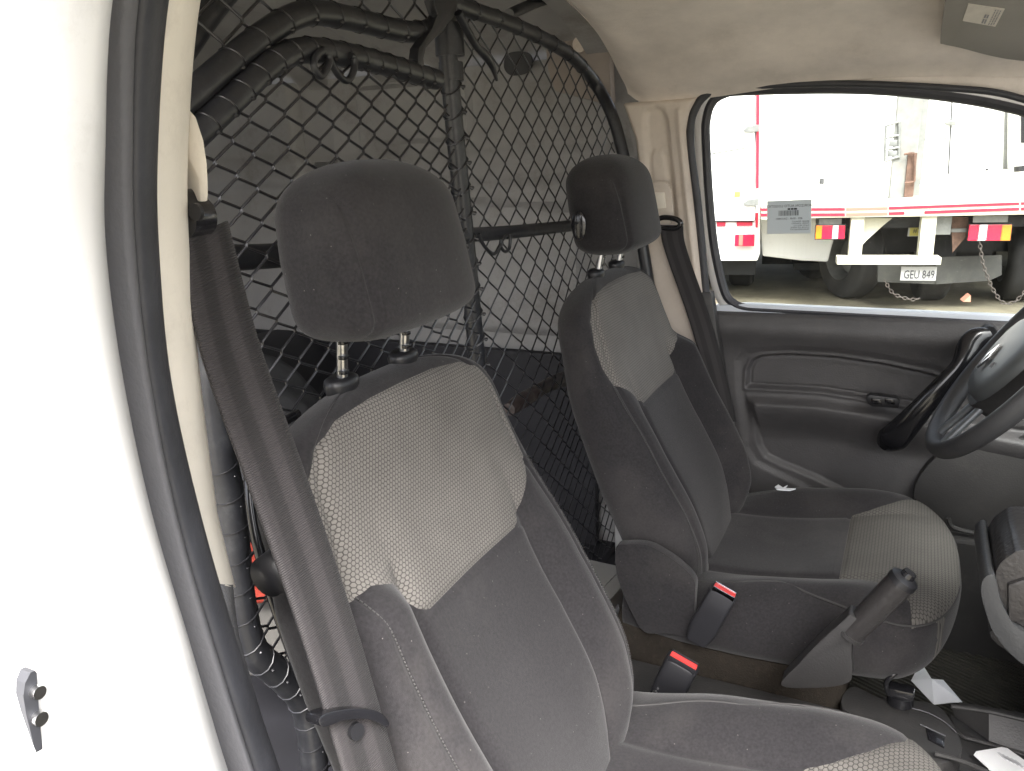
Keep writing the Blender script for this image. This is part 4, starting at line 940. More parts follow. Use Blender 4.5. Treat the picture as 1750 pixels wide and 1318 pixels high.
# ------------------------------------------------------------------ steering wheel
WC = np.array([.165, .368, 1.168]); wa_ = R_(35); uu = np.array([math.sin(wa_), 0, math.cos(wa_)]); vv = np.array([0, 1., 0]); nn_ = np.array([-math.cos(wa_), 0, math.sin(wa_)])
def WP(a, b, c=0): return WC+vv*a+uu*b+nn_*c     # a across, b up the wheel, c towards the driver
stw = empty('steering_wheel', WC, 'black grained steering wheel with grey airbag pad in front of the far seat', 'steering wheel')
b = MB(); rings = []
nr = 96
for i in range(nr):
    t = 2*math.pi*i/nr; c0 = WP(.185*math.cos(t), .185*math.sin(t)); rad = vv*math.cos(t)+uu*math.sin(t)
    rings.append([c0+rad*.0125*math.cos(a)+nn_*.0155*math.sin(a) for a in np.linspace(0, 2*math.pi, 18, endpoint=False)])
rings.append(rings[0]); b.add(*loft(rings, False)); b.build('rim', M['wheel'], stw)
b = MB()
hub = catmull([WP(x, y, -.035) for x, y in [(-.085, .035), (-.06, .055), (0, .062), (.06, .055), (.085, .035), (.082, -.02), (.055, -.075), (.03, -.10), (-.03, -.10), (-.055, -.075), (-.082, -.02)]], 4, True)
b.add(*extrude_poly(list(hub), nn_*.045, .006)); b.build('hub', M['dash'], stw)
b = MB(); hub = catmull([WP(x*1.25, y*1.3-.024, .010) for x, y in [(-.078, .030), (-.055, .050), (0, .056), (.055, .050), (.078, .030), (.074, -.01), (.05, -.042), (0, -.052), (-.05, -.042), (-.074, -.01)]], 5, True); cN = len(hub)
rg = []
for k, c in ((1, 0), (.985, .008), (.93, .014), (.7, .019), (.35, .022), (.05, .023)): rg.append([WC+nn_*.0+(p-WC-nn_*.01)*k+nn_*(.01+c) for p in hub])
b.add(*loft(rg)); pad = b.build('airbag_pad', M['pad'], stw)
b = MB(); E = [(0, .024), (.013, 0), (0, -.024), (-.013, 0)]; Ei = [(0, .012), (.0065, 0), (0, -.012), (-.0065, 0)]
V = [WP(x-.0, y-.030, .0335) for x, y in E]+[WP(x, y-.030, .0335) for x, y in Ei]; V2 = [v+nn_*.0035 for v in V]
b.add(V+V2, [(8+i, 8+(i+1) % 4, 12+(i+1) % 4, 12+i) for i in range(4)]+[(i, (i+1) % 4, 8+(i+1) % 4, 8+i) for i in range(4)]+[(4+(i+1) % 4, 4+i, 12+i, 12+(i+1) % 4) for i in range(4)])
b.build('diamond_emblem', M['chrome'], pad, False)
b = MB(); b.tube([WP(-.045+.005*math.cos(a), -.030+.005*math.sin(a), .0315) for a in np.linspace(0, 5, 10)], .0006, 5); b.tube([WP(-.040, -.032, .0315), WP(-.032, -.028, .0315), WP(-.036, -.036, .0315)], .0006, 5); b.build('airbag_mark', M['inkg'], pad)
for sgn in (-1, 1):
    b = MB(); rg = []
    for t in np.linspace(0, 1, 10):
        p = WP(sgn*(.06+.115*t), .005-.01*t, -.012+.012*t); wdd = .024-.008*math.sin(t*3.1)
        rg.append([p+uu*wdd*math.cos(a)+nn_*.009*math.sin(a) for a in np.linspace(0, 2*math.pi, 16, endpoint=False)])
    b.add(*loft(rg)); b.build('spoke', M['wheel'], stw)
for sgn in (-1, 1):
    b = MB(); rg = []
    for t in np.linspace(0, 1, 10):
        p = WP(sgn*(.022+.012*t)-.012, -.085-.09*t, -.004+.004*t)
        rg.append([p+vv*(.007+.004*t)*math.cos(a)+nn_*.006*math.sin(a) for a in np.linspace(0, 2*math.pi, 16, endpoint=False)])
    b.add(*loft(rg)); b.build('lower_spoke', mat('satin_spoke%d' % sgn, (.17, .18, .19), .35, metal=.4), stw)
b = MB(); b.tube([WP(0, 0, -.03), WP(0, -.02, -.30)], [.05, .06], 20); b.build('column_cowl', M['dash'], stw)

# ------------------------------------------------------------------ dashboard and knee area
dash = empty('dashboard', (.45, 0, .9), 'dark grained dashboard under the windscreen', 'dashboard')
b = MB(); rg = []
for y in np.linspace(-.70, .70, 30):
    sec = [(.48, .80), (.40, .95), (.37, 1.08), (.40, 1.15), (.50, 1.175), (.95, 1.16), (.95, .75), (.60, .62)]
    rg.append([(x, y, z) for x, z in catmull([(a, 0, c) for a, c in sec], 4, True)[:, [0, 2]]])
b.add(*loft(rg)); b.build('dash_body', M['dash'], dash)
b = MB(); b.add(*extrude_poly(list(catmull([at(*p, 'y', .685) for p in [(1560, 850), (1600, 780), (1660, 760), (1760, 745), (1900, 700), (1950, 900), (1900, 1050), (1700, 990), (1620, 930)]], 4, True)), (0, .03, 0), .006)); b.build('kick_panel', M['dash'], dash)
b = MB(); P = catmull([at(*p, 'y', .668) for p in [(1620, 885), (1630, 902), (1680, 912), (1750, 908), (1850, 895)]], 5); b.tube(P, .005, 8); b.build('pocket_rim', M['dash'], dash)

# ------------------------------------------------------------------ centre console, gear lever, handbrake
con = empty('centre_console', (.05, 0, .5), 'low black console with switches and tray between the front seats', 'console')
b = MB(); b.box((-.42, -.10, .44), (.02, .125, .655), .02); b.box((.0, -.115, .44), (.42, .115, .60), .02); b.build('console_base', M['dash'], con)
CZ = .66
def CP(px, py, z=CZ): return at(px, py, 'z', z)
b = MB(); ol = [CP(*p) for p in [(1455, 1172), (1505, 1192), (1560, 1196), (1600, 1204), (1625, 1230), (1645, 1275), (1625, 1300), (1590, 1300), (1520, 1250), (1440, 1210)]]
b.add(*extrude_poly(list(catmull(ol, 4, True)), (0, 0, -.05), .004)); cp = b.build('switch_panel', M['dash'], con)
b = MB(); b.add(*extrude_poly([CP(*p, CZ+.003) for p in [(1582, 1240), (1615, 1258), (1614, 1277), (1586, 1262)]], (0, 0, -.012), .0015)); b.build('mirror_switch', M['gloss'], con)
b = MB(); b.tube([CP(*p, CZ+.002) for p in [(1545, 1208), (1580, 1216), (1612, 1232), (1634, 1252)]], .0009, 6, False, 4); b.tube([CP(*p, CZ+.003) for p in [(1573, 1238), (1590, 1246), (1616, 1258)]], .001, 6, False, 4); b.build('panel_line', M['rubber2'], con)
b = MB(); P = CP(1538, 1200, CZ+.004); b.tube([P, P+np.array([0, 0, .014])], [.019, .018], 24); b.box(tuple(P+np.array([-.02, -.012, .012])), tuple(P+np.array([.018, .010, .028])), .004); b.build('console_knob', M['gloss'], con)
b = MB(); b.tube([CP(1518, 1185, .69), CP(1515, 1168, .71), CP(1530, 1150, .73), CP(1580, 1120, .75)], .004, 10, False, 6); b.build('lever_rod', M['gloss'], con)
# tray: floor, walls with pale edge
b = MB(); tr = [(1624, 1210), (1760, 1228), (1900, 1260), (1900, 1400), (1760, 1330), (1650, 1300)]
b.add(*extrude_poly([CP(*p, .625) for p in [(1640, 1200), (1900, 1245), (1950, 1420), (1640, 1420), (1600, 1300)]], (0, 0, -.02))); b.build('tray_floor', M['dash'], con, False)
b = MB(); b.tube([CP(*p, .668) for p in [(1625, 1207), (1690, 1216), (1760, 1232), (1900, 1262)]], .0035, 8, False, 4); b.build('tray_rim', M['dash'], con); b = MB(); b.tube([CP(*p, .632) for p in [(1625, 1225), (1640, 1255), (1670, 1266), (1720, 1280), (1800, 1305)]], .003, 8, False, 4); b.build('tray_rim', M['dash'], con); b = MB(); b.tube([CP(*p, .668) for p in [(1598, 1288), (1650, 1303), (1720, 1335), (1800, 1370)]], .0035, 8, False, 4); b.build('tray_rim', M['dash'], con)
b = MB(); V = [CP(*p, .667) for p in [(1625, 1207), (1690, 1216), (1760, 1232), (1900, 1262)]]+[CP(*p, .632) for p in [(1632, 1225), (1690, 1266), (1760, 1290), (1900, 1330)]]
b.add(V, [(0, 1, 5, 4), (1, 2, 6, 5), (2, 3, 7, 6)]); b.build('tray_wall', M['dash'], con)
gear = empty('gear_lever', (.2, .03, .8), 'leather gaiter of the gear lever in its grey surround', 'gear lever')
GP = lambda px, py: at(px, py, 'y', -.02)
b = MB(); ol = catmull([GP(*p) for p in [(1676, 1010), (1682, 988), (1700, 985), (1712, 1030), (1740, 1075), (1800, 1100), (1850, 1140), (1800, 1160), (1740, 1130), (1700, 1085), (1684, 1045)]], 4, True)
b.add(*extrude_poly(list(ol), (0, .16, 0), .004)); b.build('lever_surround', mat('surround_grey', (.038, .039, .041), .5, bump=.2, bscale=300), gear)
b = MB(); ol = catmull([at(*p, 'y', -.01) for p in [(1712, 1040), (1700, 1000), (1705, 970), (1725, 950), (1755, 940), (1830, 960), (1860, 1060), (1800, 1090), (1745, 1070)]], 4, True)
b.add(*extrude_poly(list(ol), (0, .13, 0), .006)); b.build('gaiter', M['leather'], gear)
b = MB(); b.add(*extrude_poly([at(*p, 'y', -.017) for p in [(1722, 1000), (1752, 990), (1830, 990), (1830, 1058), (1752, 1062), (1723, 1066)]], (0, .03, 0), .004)); b.build('gaiter_patch', M['leather'], gear)
# console column carrying the lever
b = MB(); b.add(*extrude_poly(list(catmull([at(*p, 'y', .0) for p in [(1690, 1080), (1740, 1130), (1800, 1180), (1900, 1250), (2000, 1250), (2000, 900), (1850, 950), (1780, 1040)]], 4, True)), (0, .12, 0), .01)); b.build('lever_column', M['dash'], gear)
hb = empty('handbrake_lever', (-.1, .03, .68), 'black handbrake lever raised between the seats', 'handbrake')
HY = .03
A, B, Cc = at(1545, 990, 'y', HY), at(1455, 1082, 'y', HY), at(1390, 1160, 'y', HY)
b = MB(); b.tube([B, B*.5+A*.5, A*.97+B*.03], [.0165, .0175, .0185, .0185], 26); b.build('grip', M['leather'], hb)
b = MB(); T = (A-B)/np.linalg.norm(A-B); b.tube([A-T*.006, A+T*.002, A+T*.006], [.0195, .0185, .012], 26); gc = b.build('grip_cap', M['plastic'], hb)
b = MB(); b.tube([A+T*.004, A+T*.013], [.010, .0085], 20); b.build('release_button', M['gloss'], gc)
b = MB(); b.tube([B-T*.003, B+T*.002], .0190, 26); b.build('collar', M['dash'], hb)
b = MB(); ol = catmull([at(*p, 'y', HY-.013) for p in [(1335, 1172), (1365, 1135), (1400, 1098), (1440, 1062), (1455, 1052), (1480, 1075), (1462, 1090), (1455, 1110), (1456, 1150), (1448, 1168), (1400, 1176)]], 4, True)
b.add(*extrude_poly(list(ol), (0, .028, 0), .005)); b.build('lever_boot', M['dash'], hb)

# floor mat, paper, card
b = MB(); cs = []
Pm = [at(*p, 'z', .462) for p in [(1560, 1140), (1630, 1010), (1760, 1040), (1900, 1150), (1900, 1290), (1700, 1230)]]
ex = (np.array([.9, -.43, 0])); ex = ex/np.linalg.norm(ex); ey = np.array([.43, .9, 0]); ey /= np.linalg.norm(ey); ct = np.array([.28, .55, .458])
nx_ = 58
for i in range(nx_):
    for ph2, h in ((0, 0), (.2, .011), (.55, .011), (.85, 0)):
        d_ = (i+ph2)/nx_*.62-.31; cs.append([ct+ey*d_+ex*-.34+np.array([0, 0, h]), ct+ey*d_+ex*.34+np.array([0, 0, h])])
V = [p for c in cs for p in c]; F = [(2*i, 2*i+1, 2*i+3, 2*i+2) for i in range(len(cs)-1)]
b.add(V, F); b.box(tuple(ct+np.array([-.42, -.42, -.016])), tuple(ct+np.array([.42, .2, -.004])), .003); tag(b.build('floor_mat', M['mat'], None, False), 'ribbed black rubber mat on the driver footwell floor', 'floor mat')
def sheet(name, px, zs, m, lab, cat, sub=10):
    P = np.array([at(*p, 'z', z) for p, z in zip(px, zs)]); V = []; n = sub
    for i in range(n+1):
        for j in range(5):
            u, v = i/n, j/4; p = (P[0]*(1-u)+P[1]*u)*(1-v)+(P[3]*(1-u)+P[2]*u)*v; V.append(p+np.array([0, 0, .010*math.sin(u*math.pi)]))
    F = [(i*5+j, (i+1)*5+j, (i+1)*5+j+1, i*5+j+1) for i in range(n) for j in range(4)]
    me = raw(V, F); o = mobj(name, me, m, None); s = o.modifiers.new('t', 'SOLIDIFY'); s.thickness = .0006; tag(o, lab, cat); return o
pp = MB()
Pa = [at(1563, 1138, 'z', .60), at(1588, 1140, 'z', .60), at(1592, 1160, 'z', .615), at(1558, 1163, 'z', .60)]
q0 = [at(*p, 'z', z) for p, z in [((1571, 1136), .60), ((1578, 1138), .60), ((1592, 1160), .61), ((1557, 1163), .60)]]
q1 = [at(*p, 'z', z) for p, z in [((1557, 1163), .60), ((1592, 1160), .612), ((1612, 1162), .622), ((1645, 1200), .60), ((1620, 1201), .612), ((1596, 1204), .60)]]
pp.add(*extrude_poly(q0, (0, 0, -.0008))); pp.add(*extrude_poly(q1, (0, 0, -.0008)))
tag(pp.build('paper_sheet', M['paper'], None, False), 'folded blank white paper lying beside the console on the floor', 'paper')
cz = .640
cardP = [at(*p, 'z', cz) for p in [(1664, 1290), (1668, 1284), (1712, 1277), (1722, 1279), (1752, 1300), (1790, 1335), (1740, 1350), (1700, 1330), (1688, 1312)]]
b = MB(); b.add(*extrude_poly(cardP, (0, 0, -.001))); card = tag(b.build('card', mat('white_card', (.78, .78, .79), .4), None, False), 'white printed card lying in the console tray', 'card')
b = MB()
for i in range(5): b.add(*extrude_poly([at(1704+i*7, 1286+i*3.2, 'z', cz+.0006), at(1708+i*7, 1285.5+i*3.2, 'z', cz+.0006), at(1722+i*7, 1298+i*3.2, 'z', cz+.0006), at(1718+i*7, 1299+i*3.2, 'z', cz+.0006)], (0, 0, -.0004)))
b.build('card_print', mat('pale_print', (.55, .55, .57), .6), card, False)

# sun visor
vis = empty('sun_visor', (.1, .45, 1.65), 'grey sun visor folded against the headliner', 'sun visor')
def zc(y): return np.interp(abs(y), [p[0] for p in prof[len(prof)//2:]], [p[1] for p in prof[len(prof)//2:]])
vp = [(1607, 70), (1613, 20), (1622, -40), (1640, -120), (1900, -120), (1960, 80), (1800, 105), (1735, 103), (1690, 95), (1640, 82), (1612, 76)]
# plane just under the headliner slope
p0 = np.array([.1, .54, 1.632]); nv = np.array([0, .033, .08]); nv /= np.linalg.norm(nv)
nv = np.array([0., .35, 1.]); nv /= np.linalg.norm(nv)
ol = catmull([onp(*p, p0, nv) for p in vp], 4, True)
b = MB(); b.add(*extrude_poly(list(ol), nv*.012, .004)); vo = b.build('visor_board', M['visor'], vis)
lp = [onp(*p, p0-nv*.0012, nv) for p in [(1655, 7), (1717, 16), (1701, 46), (1645, 36)]]
b = MB(); b.add(*extrude_poly(lp, nv*.001)); lb = b.build('warning_label', M['label'], vo, False)
b = MB(); a0, a1, a2, a3 = [np.array(p) for p in lp]
def LP(u, v): return (a0*(1-u)+a1*u)*(1-v)+(a3*(1-u)+a2*u)*v - nv*.0006
for u in (.76, .83, .90):
    v = .08
    while v < .9:
        d_ = random.uniform(.06, .16); b.add([LP(u, v), LP(u+.03, v), LP(u+.03, min(v+d_, .95)), LP(u, min(v+d_, .95))], [(0, 1, 2, 3)]); v += d_+.03
for u, v0, v1 in ((.55, .40, .60), (.62, .40, .60), (.55, .66, .92), (.62, .66, .92)): b.add([LP(u, v0), LP(u+.05, v0), LP(u+.05, v1), LP(u, v1)], [(0, 1, 2, 3)])
b.build('label_print', M['inkg'], lb, False)

# ------------------------------------------------------------------ things in the cargo space
def crumple(name, c, size, m, lab, cat, seed, amp=.25, sub=4):
    bm = bmesh.new(); bmesh.ops.create_icosphere(bm, subdivisions=sub, radius=1); r2 = random.Random(seed); K = [(r2.uniform(2, 7), Vector((r2.uniform(-1, 1), r2.uniform(-1, 1), r2.uniform(-1, 1))).normalized(), r2.uniform(0, 6)) for _ in range(9)]
    for v in bm.verts:
        d_ = sum(abs(math.sin(k*(v.co @ a)+p)) for k, a, p in K)/9; v.co = v.co*(1-amp+amp*2*d_*.9); v.co = Vector((v.co.x*size[0], v.co.y*size[1], max(v.co.z, -.6)*size[2]))+Vector(c)
    bm.verts.index_update(); me = bpy.data.meshes.new('c'); bm.to_mesh(me); bm.free(); o = mobj(name, me, m, None); tag(o, lab, cat); return o
P = at(468, 990, 'x', -.86)
crumple('orange_cloth', P+np.array([-.02, .03, -.0]), (.06, .062, .05), M['orange'], 'crumpled orange cloth behind the netting low at the left', 'cloth', 3, .35)
crumple('canvas_bundle', at(440, 790, 'x', -1.25)+np.array([-.1, 0, -.06]), (.30, .26, .28), M['bag'], 'large grey canvas bundle in the cargo space behind the near seat', 'bundle', 7, .22, 5)
crumple('grey_sack', at(490, 1050, 'x', -.88)+np.array([-.03, .03, -.03]), (.13, .13, .06), mat('sack_grey', (.085, .082, .075), .9, var=.2, vscale=8, bump=.5, bscale=50), 'pale grey sack lying under the orange cloth', 'sack', 11, .2, 5)
crumple('white_plastic_sack', at(1005, 905, 'x', -.80)+np.array([-.05, .05, -.06]), (.18, .22, .12), M['greybox'], 'crumpled dirty white sack on the floor behind the netting between the seats', 'sack', 5, .35, 5)
# pale metal case with round emblem between the seats
cs_ = empty('equipment_case', (-.55, .5, .55), 'pale case with a round white emblem on the floor behind the far seat', 'case')
def zp(px, py, z): return at(px, py, 'z', z)
top = [zp(1000, 960, .60), zp(1040, 925, .60), zp(1100, 970, .60), zp(1032, 1040, .60)]
Pc = [at(*p, 'x', -.50) for p in [(1036, 1032), (1085, 978), (1110, 1035), (1055, 1085)]]
b = MB(); b.add(*extrude_poly(Pc, (-.005, 0, 0), .001)); face = b.build('case_front', M['greybox'], cs_)
Pt = [at(1036, 1031, 'x', -.501), at(1085, 976, 'x', -.501)]
b = MB(); t0 = at(985, 985, 'x', -.66)
vv_ = [Pt[0], Pt[1], Pt[1]+np.array([-.22, .02, .0]), Pt[0]+np.array([-.22, .02, .0])]
b.add(*extrude_poly(vv_, (0, 0, -.01), .002)); b.add(*extrude_poly([v+np.array([-.03, 0, .004]) for v in vv_[:2]]+[v+np.array([.02, -.01, .004]) for v in vv_[2:]], (0, 0, -.004), .001)); b.build('case_lid', M['greybox'], cs_)
cc = at(1055, 1042, 'x', -.4985); e1 = (Pc[1]-Pc[0]); e1 /= np.linalg.norm(e1); e2 = np.array([0, -e1[2], e1[1]])
b = MB(); b.tube([cc+(e1*math.cos(a)+e2*math.sin(a))*.010 for a in np.linspace(0, 2*math.pi, 26, endpoint=False)], .0012, 6, True); b.tube([cc+(e1*math.cos(a)*.5+e2*math.sin(a))*.005 for a in np.linspace(0, 2*math.pi, 16, endpoint=False)], .0011, 6, True); b.build('round_emblem', M['paper'], face)

# ------------------------------------------------------------------ trucks outside
TYAW = R_(9); TO = np.array([-.1, 6.4, 0]); TX = np.array([math.cos(TYAW), math.sin(TYAW), 0]); TN = np.array([-math.sin(TYAW), math.cos(TYAW), 0])
def TP(px, py, off=0): return onp(px, py, TO+TN*off, TN)
TM = Matrix(((TX[0], TN[0], 0, TO[0]), (TX[1], TN[1], 0, TO[1]), (0, 0, 1, 0), (0, 0, 0, 1)))
def loc2(P): d = np.array(P)-TO; return float(d @ TX), float(d @ TN), float(P[2])
def tpoly(px, off, depth, bev=0): return extrude_poly([TP(*p, off) for p in px], TN*depth, bev)
def tbox(pa, pb, off, depth, bev=0):
    a, b_ = loc2(TP(*pa, off)), loc2(TP(*pb, off)); lo = (min(a[0], b_[0]), off, min(a[2], b_[2])); hi = (max(a[0], b_[0]), off+depth, max(a[2], b_[2]))
    m_ = MB(); m_.box(lo, hi, bev, TM); return m_.v, m_.f
def part_of(name, par, m, *vfs, smooth=False):
    b = MB()
    for vf in vfs: b.add(*vf)
    return b.build(name, M[m] if isinstance(m, str) else m, par, smooth)
def wheel(par, c, r, wdt, name='wheel'):
    b = MB(); c = np.array(c); prof_ = [(r*.55, -wdt/2), (r*.85, -wdt/2), (r*.97, -wdt*.42), (r, -wdt*.3), (r, wdt*.3), (r*.97, wdt*.42), (r*.85, wdt/2), (r*.55, wdt/2)]
    return b, c, prof_
def add_wheel(par, c, r, wdt, ax):
    ax = np.array(ax)/np.linalg.norm(ax); u = np.cross(ax, [0, 0, 1]); u /= np.linalg.norm(u); c = np.array(c); z = np.array([0, 0, 1.])
    def lathe(prof_, m, name, p):
        rg = [[c+ax*h+(u*math.cos(a)+z*math.sin(a))*q for q, h in prof_] for a in np.linspace(0, 2*math.pi, 40)]
        b = MB(); b.add(*loft(rg, False, False)); return b.build(name, M[m], p)
    w_ = lathe([(r*.56, -wdt/2), (r*.60, -wdt/2*1.02), (r*.88, -wdt/2), (r*.97, -wdt*.4), (r, -wdt*.3), (r, wdt*.3), (r*.97, wdt*.4), (r*.88, wdt/2), (r*.56, wdt/2)], 'tyre', 'wheel', par)
    lathe([(.001, -wdt*.12), (r*.18, -wdt*.14), (r*.2, -wdt*.05), (r*.42, -wdt*.02), (r*.5, -wdt*.3), (r*.57, -wdt*.48), (r*.57, wdt*.48)], 'galv', 'hub', w_)
# flatbed tow truck
tow = empty('flatbed_truck', TO, 'white flatbed recovery truck with red striped bed and plate GEU 849 parked outside', 'truck')
bedp = [(1300, 354), (1400, 348), (1530, 345), (1640, 335), (1760, 324), (1900, 312), (1900, 359), (1750, 367), (1600, 370), (1400, 373), (1300, 376)]
part_of('bed', tow, 'tcream', tpoly(bedp, 0, 4.2, .01))
def lp_(x, x0, y0, x1, y1): return y0+(y1-y0)*(x-x0)/(x1-x0)
def stripe(xa, xb, dy0, dy1, m, off=-.006):
    top = lambda x: np.interp(x, [1300, 1400, 1530, 1750, 1900], [356, 356.5, 353.5, 345.5, 340])
    return part_of('reflective_stripe', tow, m, tpoly([(xa, top(xa)+dy0), (xb, top(xb)+dy0), (xb, top(xb)+dy1), (xa, top(xa)+dy1)], off, .004))
for xa, xb, m in ((1300, 1444, 'tred'), (1446, 1517, 'tpink'), (1519, 1742, 'tred'), (1745, 1900, 'tred')):
    stripe(xa, xb, 0, 4.6, m)
for xa, xb, m in ((1300, 1444, 'tred'), (1446, 1517, 'tpink'), (1519, 1546, 'tred'), (1580, 1742, 'tred'), (1745, 1900, 'tred')):
    stripe(xa, xb, 9, 14, m)
part_of('bed_deck_edge', tow, mat('yellowed_edge', (.62, .58, .34), .6, var=.2, vscale=4), tpoly([(1535, 342), (1640, 332), (1700, 327), (1700, 330), (1640, 336), (1535, 346)], -.004, .02))
for xa, xb in ((1395, 1443), (1657, 1726)):
    flip = xa > 1500
    y0, y1 = (384.5, 411.5) if flip else (385.5, 408.5)
    h_ = part_of('tail_lamp', tow, 'plastic', tbox((xa-1, y0-1), (xb+1, y1+1), .10, .06, .004))
    fr_ = [(0, .2, 'lamber'), (.2, .58, 'lred'), (.58, .78, 'lwhite'), (.78, 1, 'lred')]
    if flip: fr_ = [(1-b_, 1-a_, m) for a_, b_, m in fr_]
    for a_, b_, m in fr_: part_of('lens', h_, m, tbox((xa+(xb-xa)*a_, y0), (xa+(xb-xa)*b_, y1), .085, .03, .003))
part_of('lamp_bracket', tow, 'galv', tbox((1400, 374), (1438, 384), .11, .02)); part_of('lamp_bracket', tow, 'galv', tbox((1664, 369), (1722, 380), .11, .02))
part_of('step_post', tow, 'tcream', tbox((1455, 372), (1472, 443), .03, .10, .005)); part_of('step_post', tow, 'tcream', tbox((1576, 370), (1594, 444), .03, .10, .005))
part_of('step_gusset', tow, 'tcream', tpoly([(1473, 373), (1525, 373), (1510, 385), (1480, 412), (1473, 420)], .14, .02))
part_of('rear_step', tow, 'tcream', tbox((1431, 440), (1608, 453), -.04, .16, .006))
part_of('underframe', tow, 'tdark', tbox((1478, 378), (1760, 430), .9, .3), tbox((1500, 380), (1900, 445), 1.6, .2), tbox((1400, 374), (1900, 386), .25, 3))
part_of('white_bracket', tow, 'galv', tbox((1597, 370), (1624, 401), .12, .02))
wt = part_of('warning_plate', tow, 'rust', tpoly([(1626, 371), (1655, 371), (1655, 400), (1628, 432)], .2, .02)); part_of('plate_band', wt, 'galv', tbox((1626, 391), (1653, 397), .19, .01))
fs = part_of('fleet_sign', tow, 'plate', tbox((1554, 374), (1583, 404), .3, .01)); part_of('sign_panel', fs, 'yellow', tbox((1555.5, 389), (1583, 403), .292, .006))
b = MB(); tsz = .001; 
def ttext(txt, px, py, hpx, off, sx=1): 
    P = TP(px, py, off); s = hpx*np.linalg.norm(P-CAM)/CF/.72; return text_vf(txt, s, TX*sx, (0, 0, 1), P)
b.add(*ttext('COMC', 1558, 381, 4.5, .288)); b.add(*ttext('MARO', 1558, 388, 4.8, .288)); b.add(*ttext('#76', 1560, 398, 7, .287)); b.build('sign_lettering', M['ink'], fs, False)
npl = part_of('number_plate', tow, 'plate', tbox((1540.5, 456), (1599, 480), .02, .008, .002)); b = MB(); b.add(*ttext('GEU 849', 1543.5, 476, 13.0, .014, .64)); b.build('plate_lettering', M['ink'], npl, False)
part_of('mud_flap', tow, 'flap', tpoly([(1600, 440), (1712, 436), (1712, 470), (1690, 480), (1600, 486)], .35, .015), tpoly([(1500, 450), (1600, 455), (1600, 486), (1500, 482)], .37, .015))
for px, off in ((1590, .9), (1735, .95)):
    c = TP(px, 470, off); c[2] = .37; add_wheel(tow, c, .37, .26, TX)
for px in (1760,): pass
part_of('axle', tow, 'tdark', tbox((1560, 455), (1740, 470), 1.1, .15))
# mast with rusty brackets
mst = part_of('mast', tow, 'mast', tbox((1541, 100), (1560, 344), .35, .08, .004), tbox((1556, 100), (1571, 344), .40, .08, .004))
part_of('mast_hook', mst, 'rust', tbox((1552, 262), (1560, 343), .33, .02, .003)); b = MB(); b.tube([TP(*p, .30) for p in [(1545, 264), (1560, 262), (1563, 268), (1563, 305), (1560, 311), (1546, 313)]], .009, 8, False, 4); b.build('grab_loop', M['rust'], mst)
b = MB()
for q in ([(1514, 215), (1538, 208)], [(1514, 215), (1512, 276)], [(1513, 236), (1537, 231)], [(1512, 256), (1537, 252)], [(1512, 276), (1535, 268)], [(1537, 208), (1536, 270)]): b.tube([TP(*p, .34) for p in q], .012, 8)
b.add(*tbox((1518, 258), (1535, 268), .34, .06, .004)); b.add(*tbox((1521, 240), (1534, 250), .34, .06, .004)); b.build('winch_cage', M['galv'], mst)
b = MB(); b.tube([TP(*p, .3) for p in [(1571, 318), (1582, 320), (1596, 317)]], .010, 8); b.build('side_peg', M['tcream'], mst)
def chain(par, pts, off, r=.016):
    C = catmull([TP(*p, off) for p in pts], 10); L = np.concatenate([[0], np.cumsum(np.linalg.norm(np.diff(C, axis=0), axis=1))]); b = MB(); k = 0; s_ = 0
    while s_ < L[-1]:
        P = np.array([np.interp(s_, L, C[:, i]) for i in range(3)]); i = min(len(C)-2, max(1, int(np.searchsorted(L, s_)))); T = C[i+1]-C[i-1]; T /= np.linalg.norm(T); u = np.cross(T, TN if k % 2 else TX); 
        if np.linalg.norm(u) < .1: u = np.cross(T, [0, 0, 1])
        u /= np.linalg.norm(u); b.tube([P+T*r*1.3*math.cos(a)+u*r*.75*math.sin(a) for a in np.linspace(0, 2*math.pi, 10, endpoint=False)], r*.28, 5, True); s_ += r*2.0; k += 1
    return b.build('chain', M['chain'], par)
chain(tow, [(1513, 482), (1525, 500), (1540, 508), (1560, 512), (1572, 510)], .1)
chain(tow, [(1674, 415), (1680, 450), (1690, 480), (1700, 500), (1715, 518), (1735, 515), (1755, 495)], .1)
part_of('wheel_chock', tow, mat('chock_red', (.5, .22, .15), .7), tpoly([(1646, 516), (1659, 516), (1659, 505)], -.1, .12))
# box truck on the left
bt = empty('box_truck', TO+TX*-2.2, 'white box truck with a vertical red tape and yellow-square notice on its rear door', 'truck')
part_of('box_body', bt, 'twhite', tpoly([(1020, 40), (1299, 40), (1299, 434), (1294, 446), (1020, 446)], .5, 3.5, .01))
part_of('rear_door', bt, 'twhite', tpoly([(1020, 40), (1289, 40), (1290, 377), (1020, 380)], .46, .03, .004))
part_of('door_gap', bt, 'ink', tpoly([(1289.6, 40), (1291.2, 40), (1290.6, 377), (1289, 377)], .475, .02), tpoly([(1020, 377.4), (1288, 376), (1288, 379), (1020, 381)], .475, .02))
part_of('tape', bt, 'tred', tpoly([(1293, 40), (1299, 40), (1297, 322), (1292, 322)], .488, .005), tpoly([(1291, 364), (1296, 364), (1295, 389), (1291, 389)], .488, .005), tpoly([(1259, 379), (1286, 378), (1286, 386), (1259, 386.5)], .488, .005), tpoly([(1225, 379.5), (1240, 379), (1240, 387), (1225, 387)], .488, .005))
for y in (220, 346):
    part_of('hinge', bt, 'galv', tpoly([(1271, y+1), (1278, y-4), (1297, y-7), (1297, y+5), (1280, y+6), (1272, y+5)], .44, .02, .003))
tl = part_of('tail_lamp', bt, 'lred', tbox((1256, 401), (1289, 421), .40, .06, .004)); part_of('reflector', tl, 'tpink', tbox((1263, 402), (1269, 420), .392, .01))
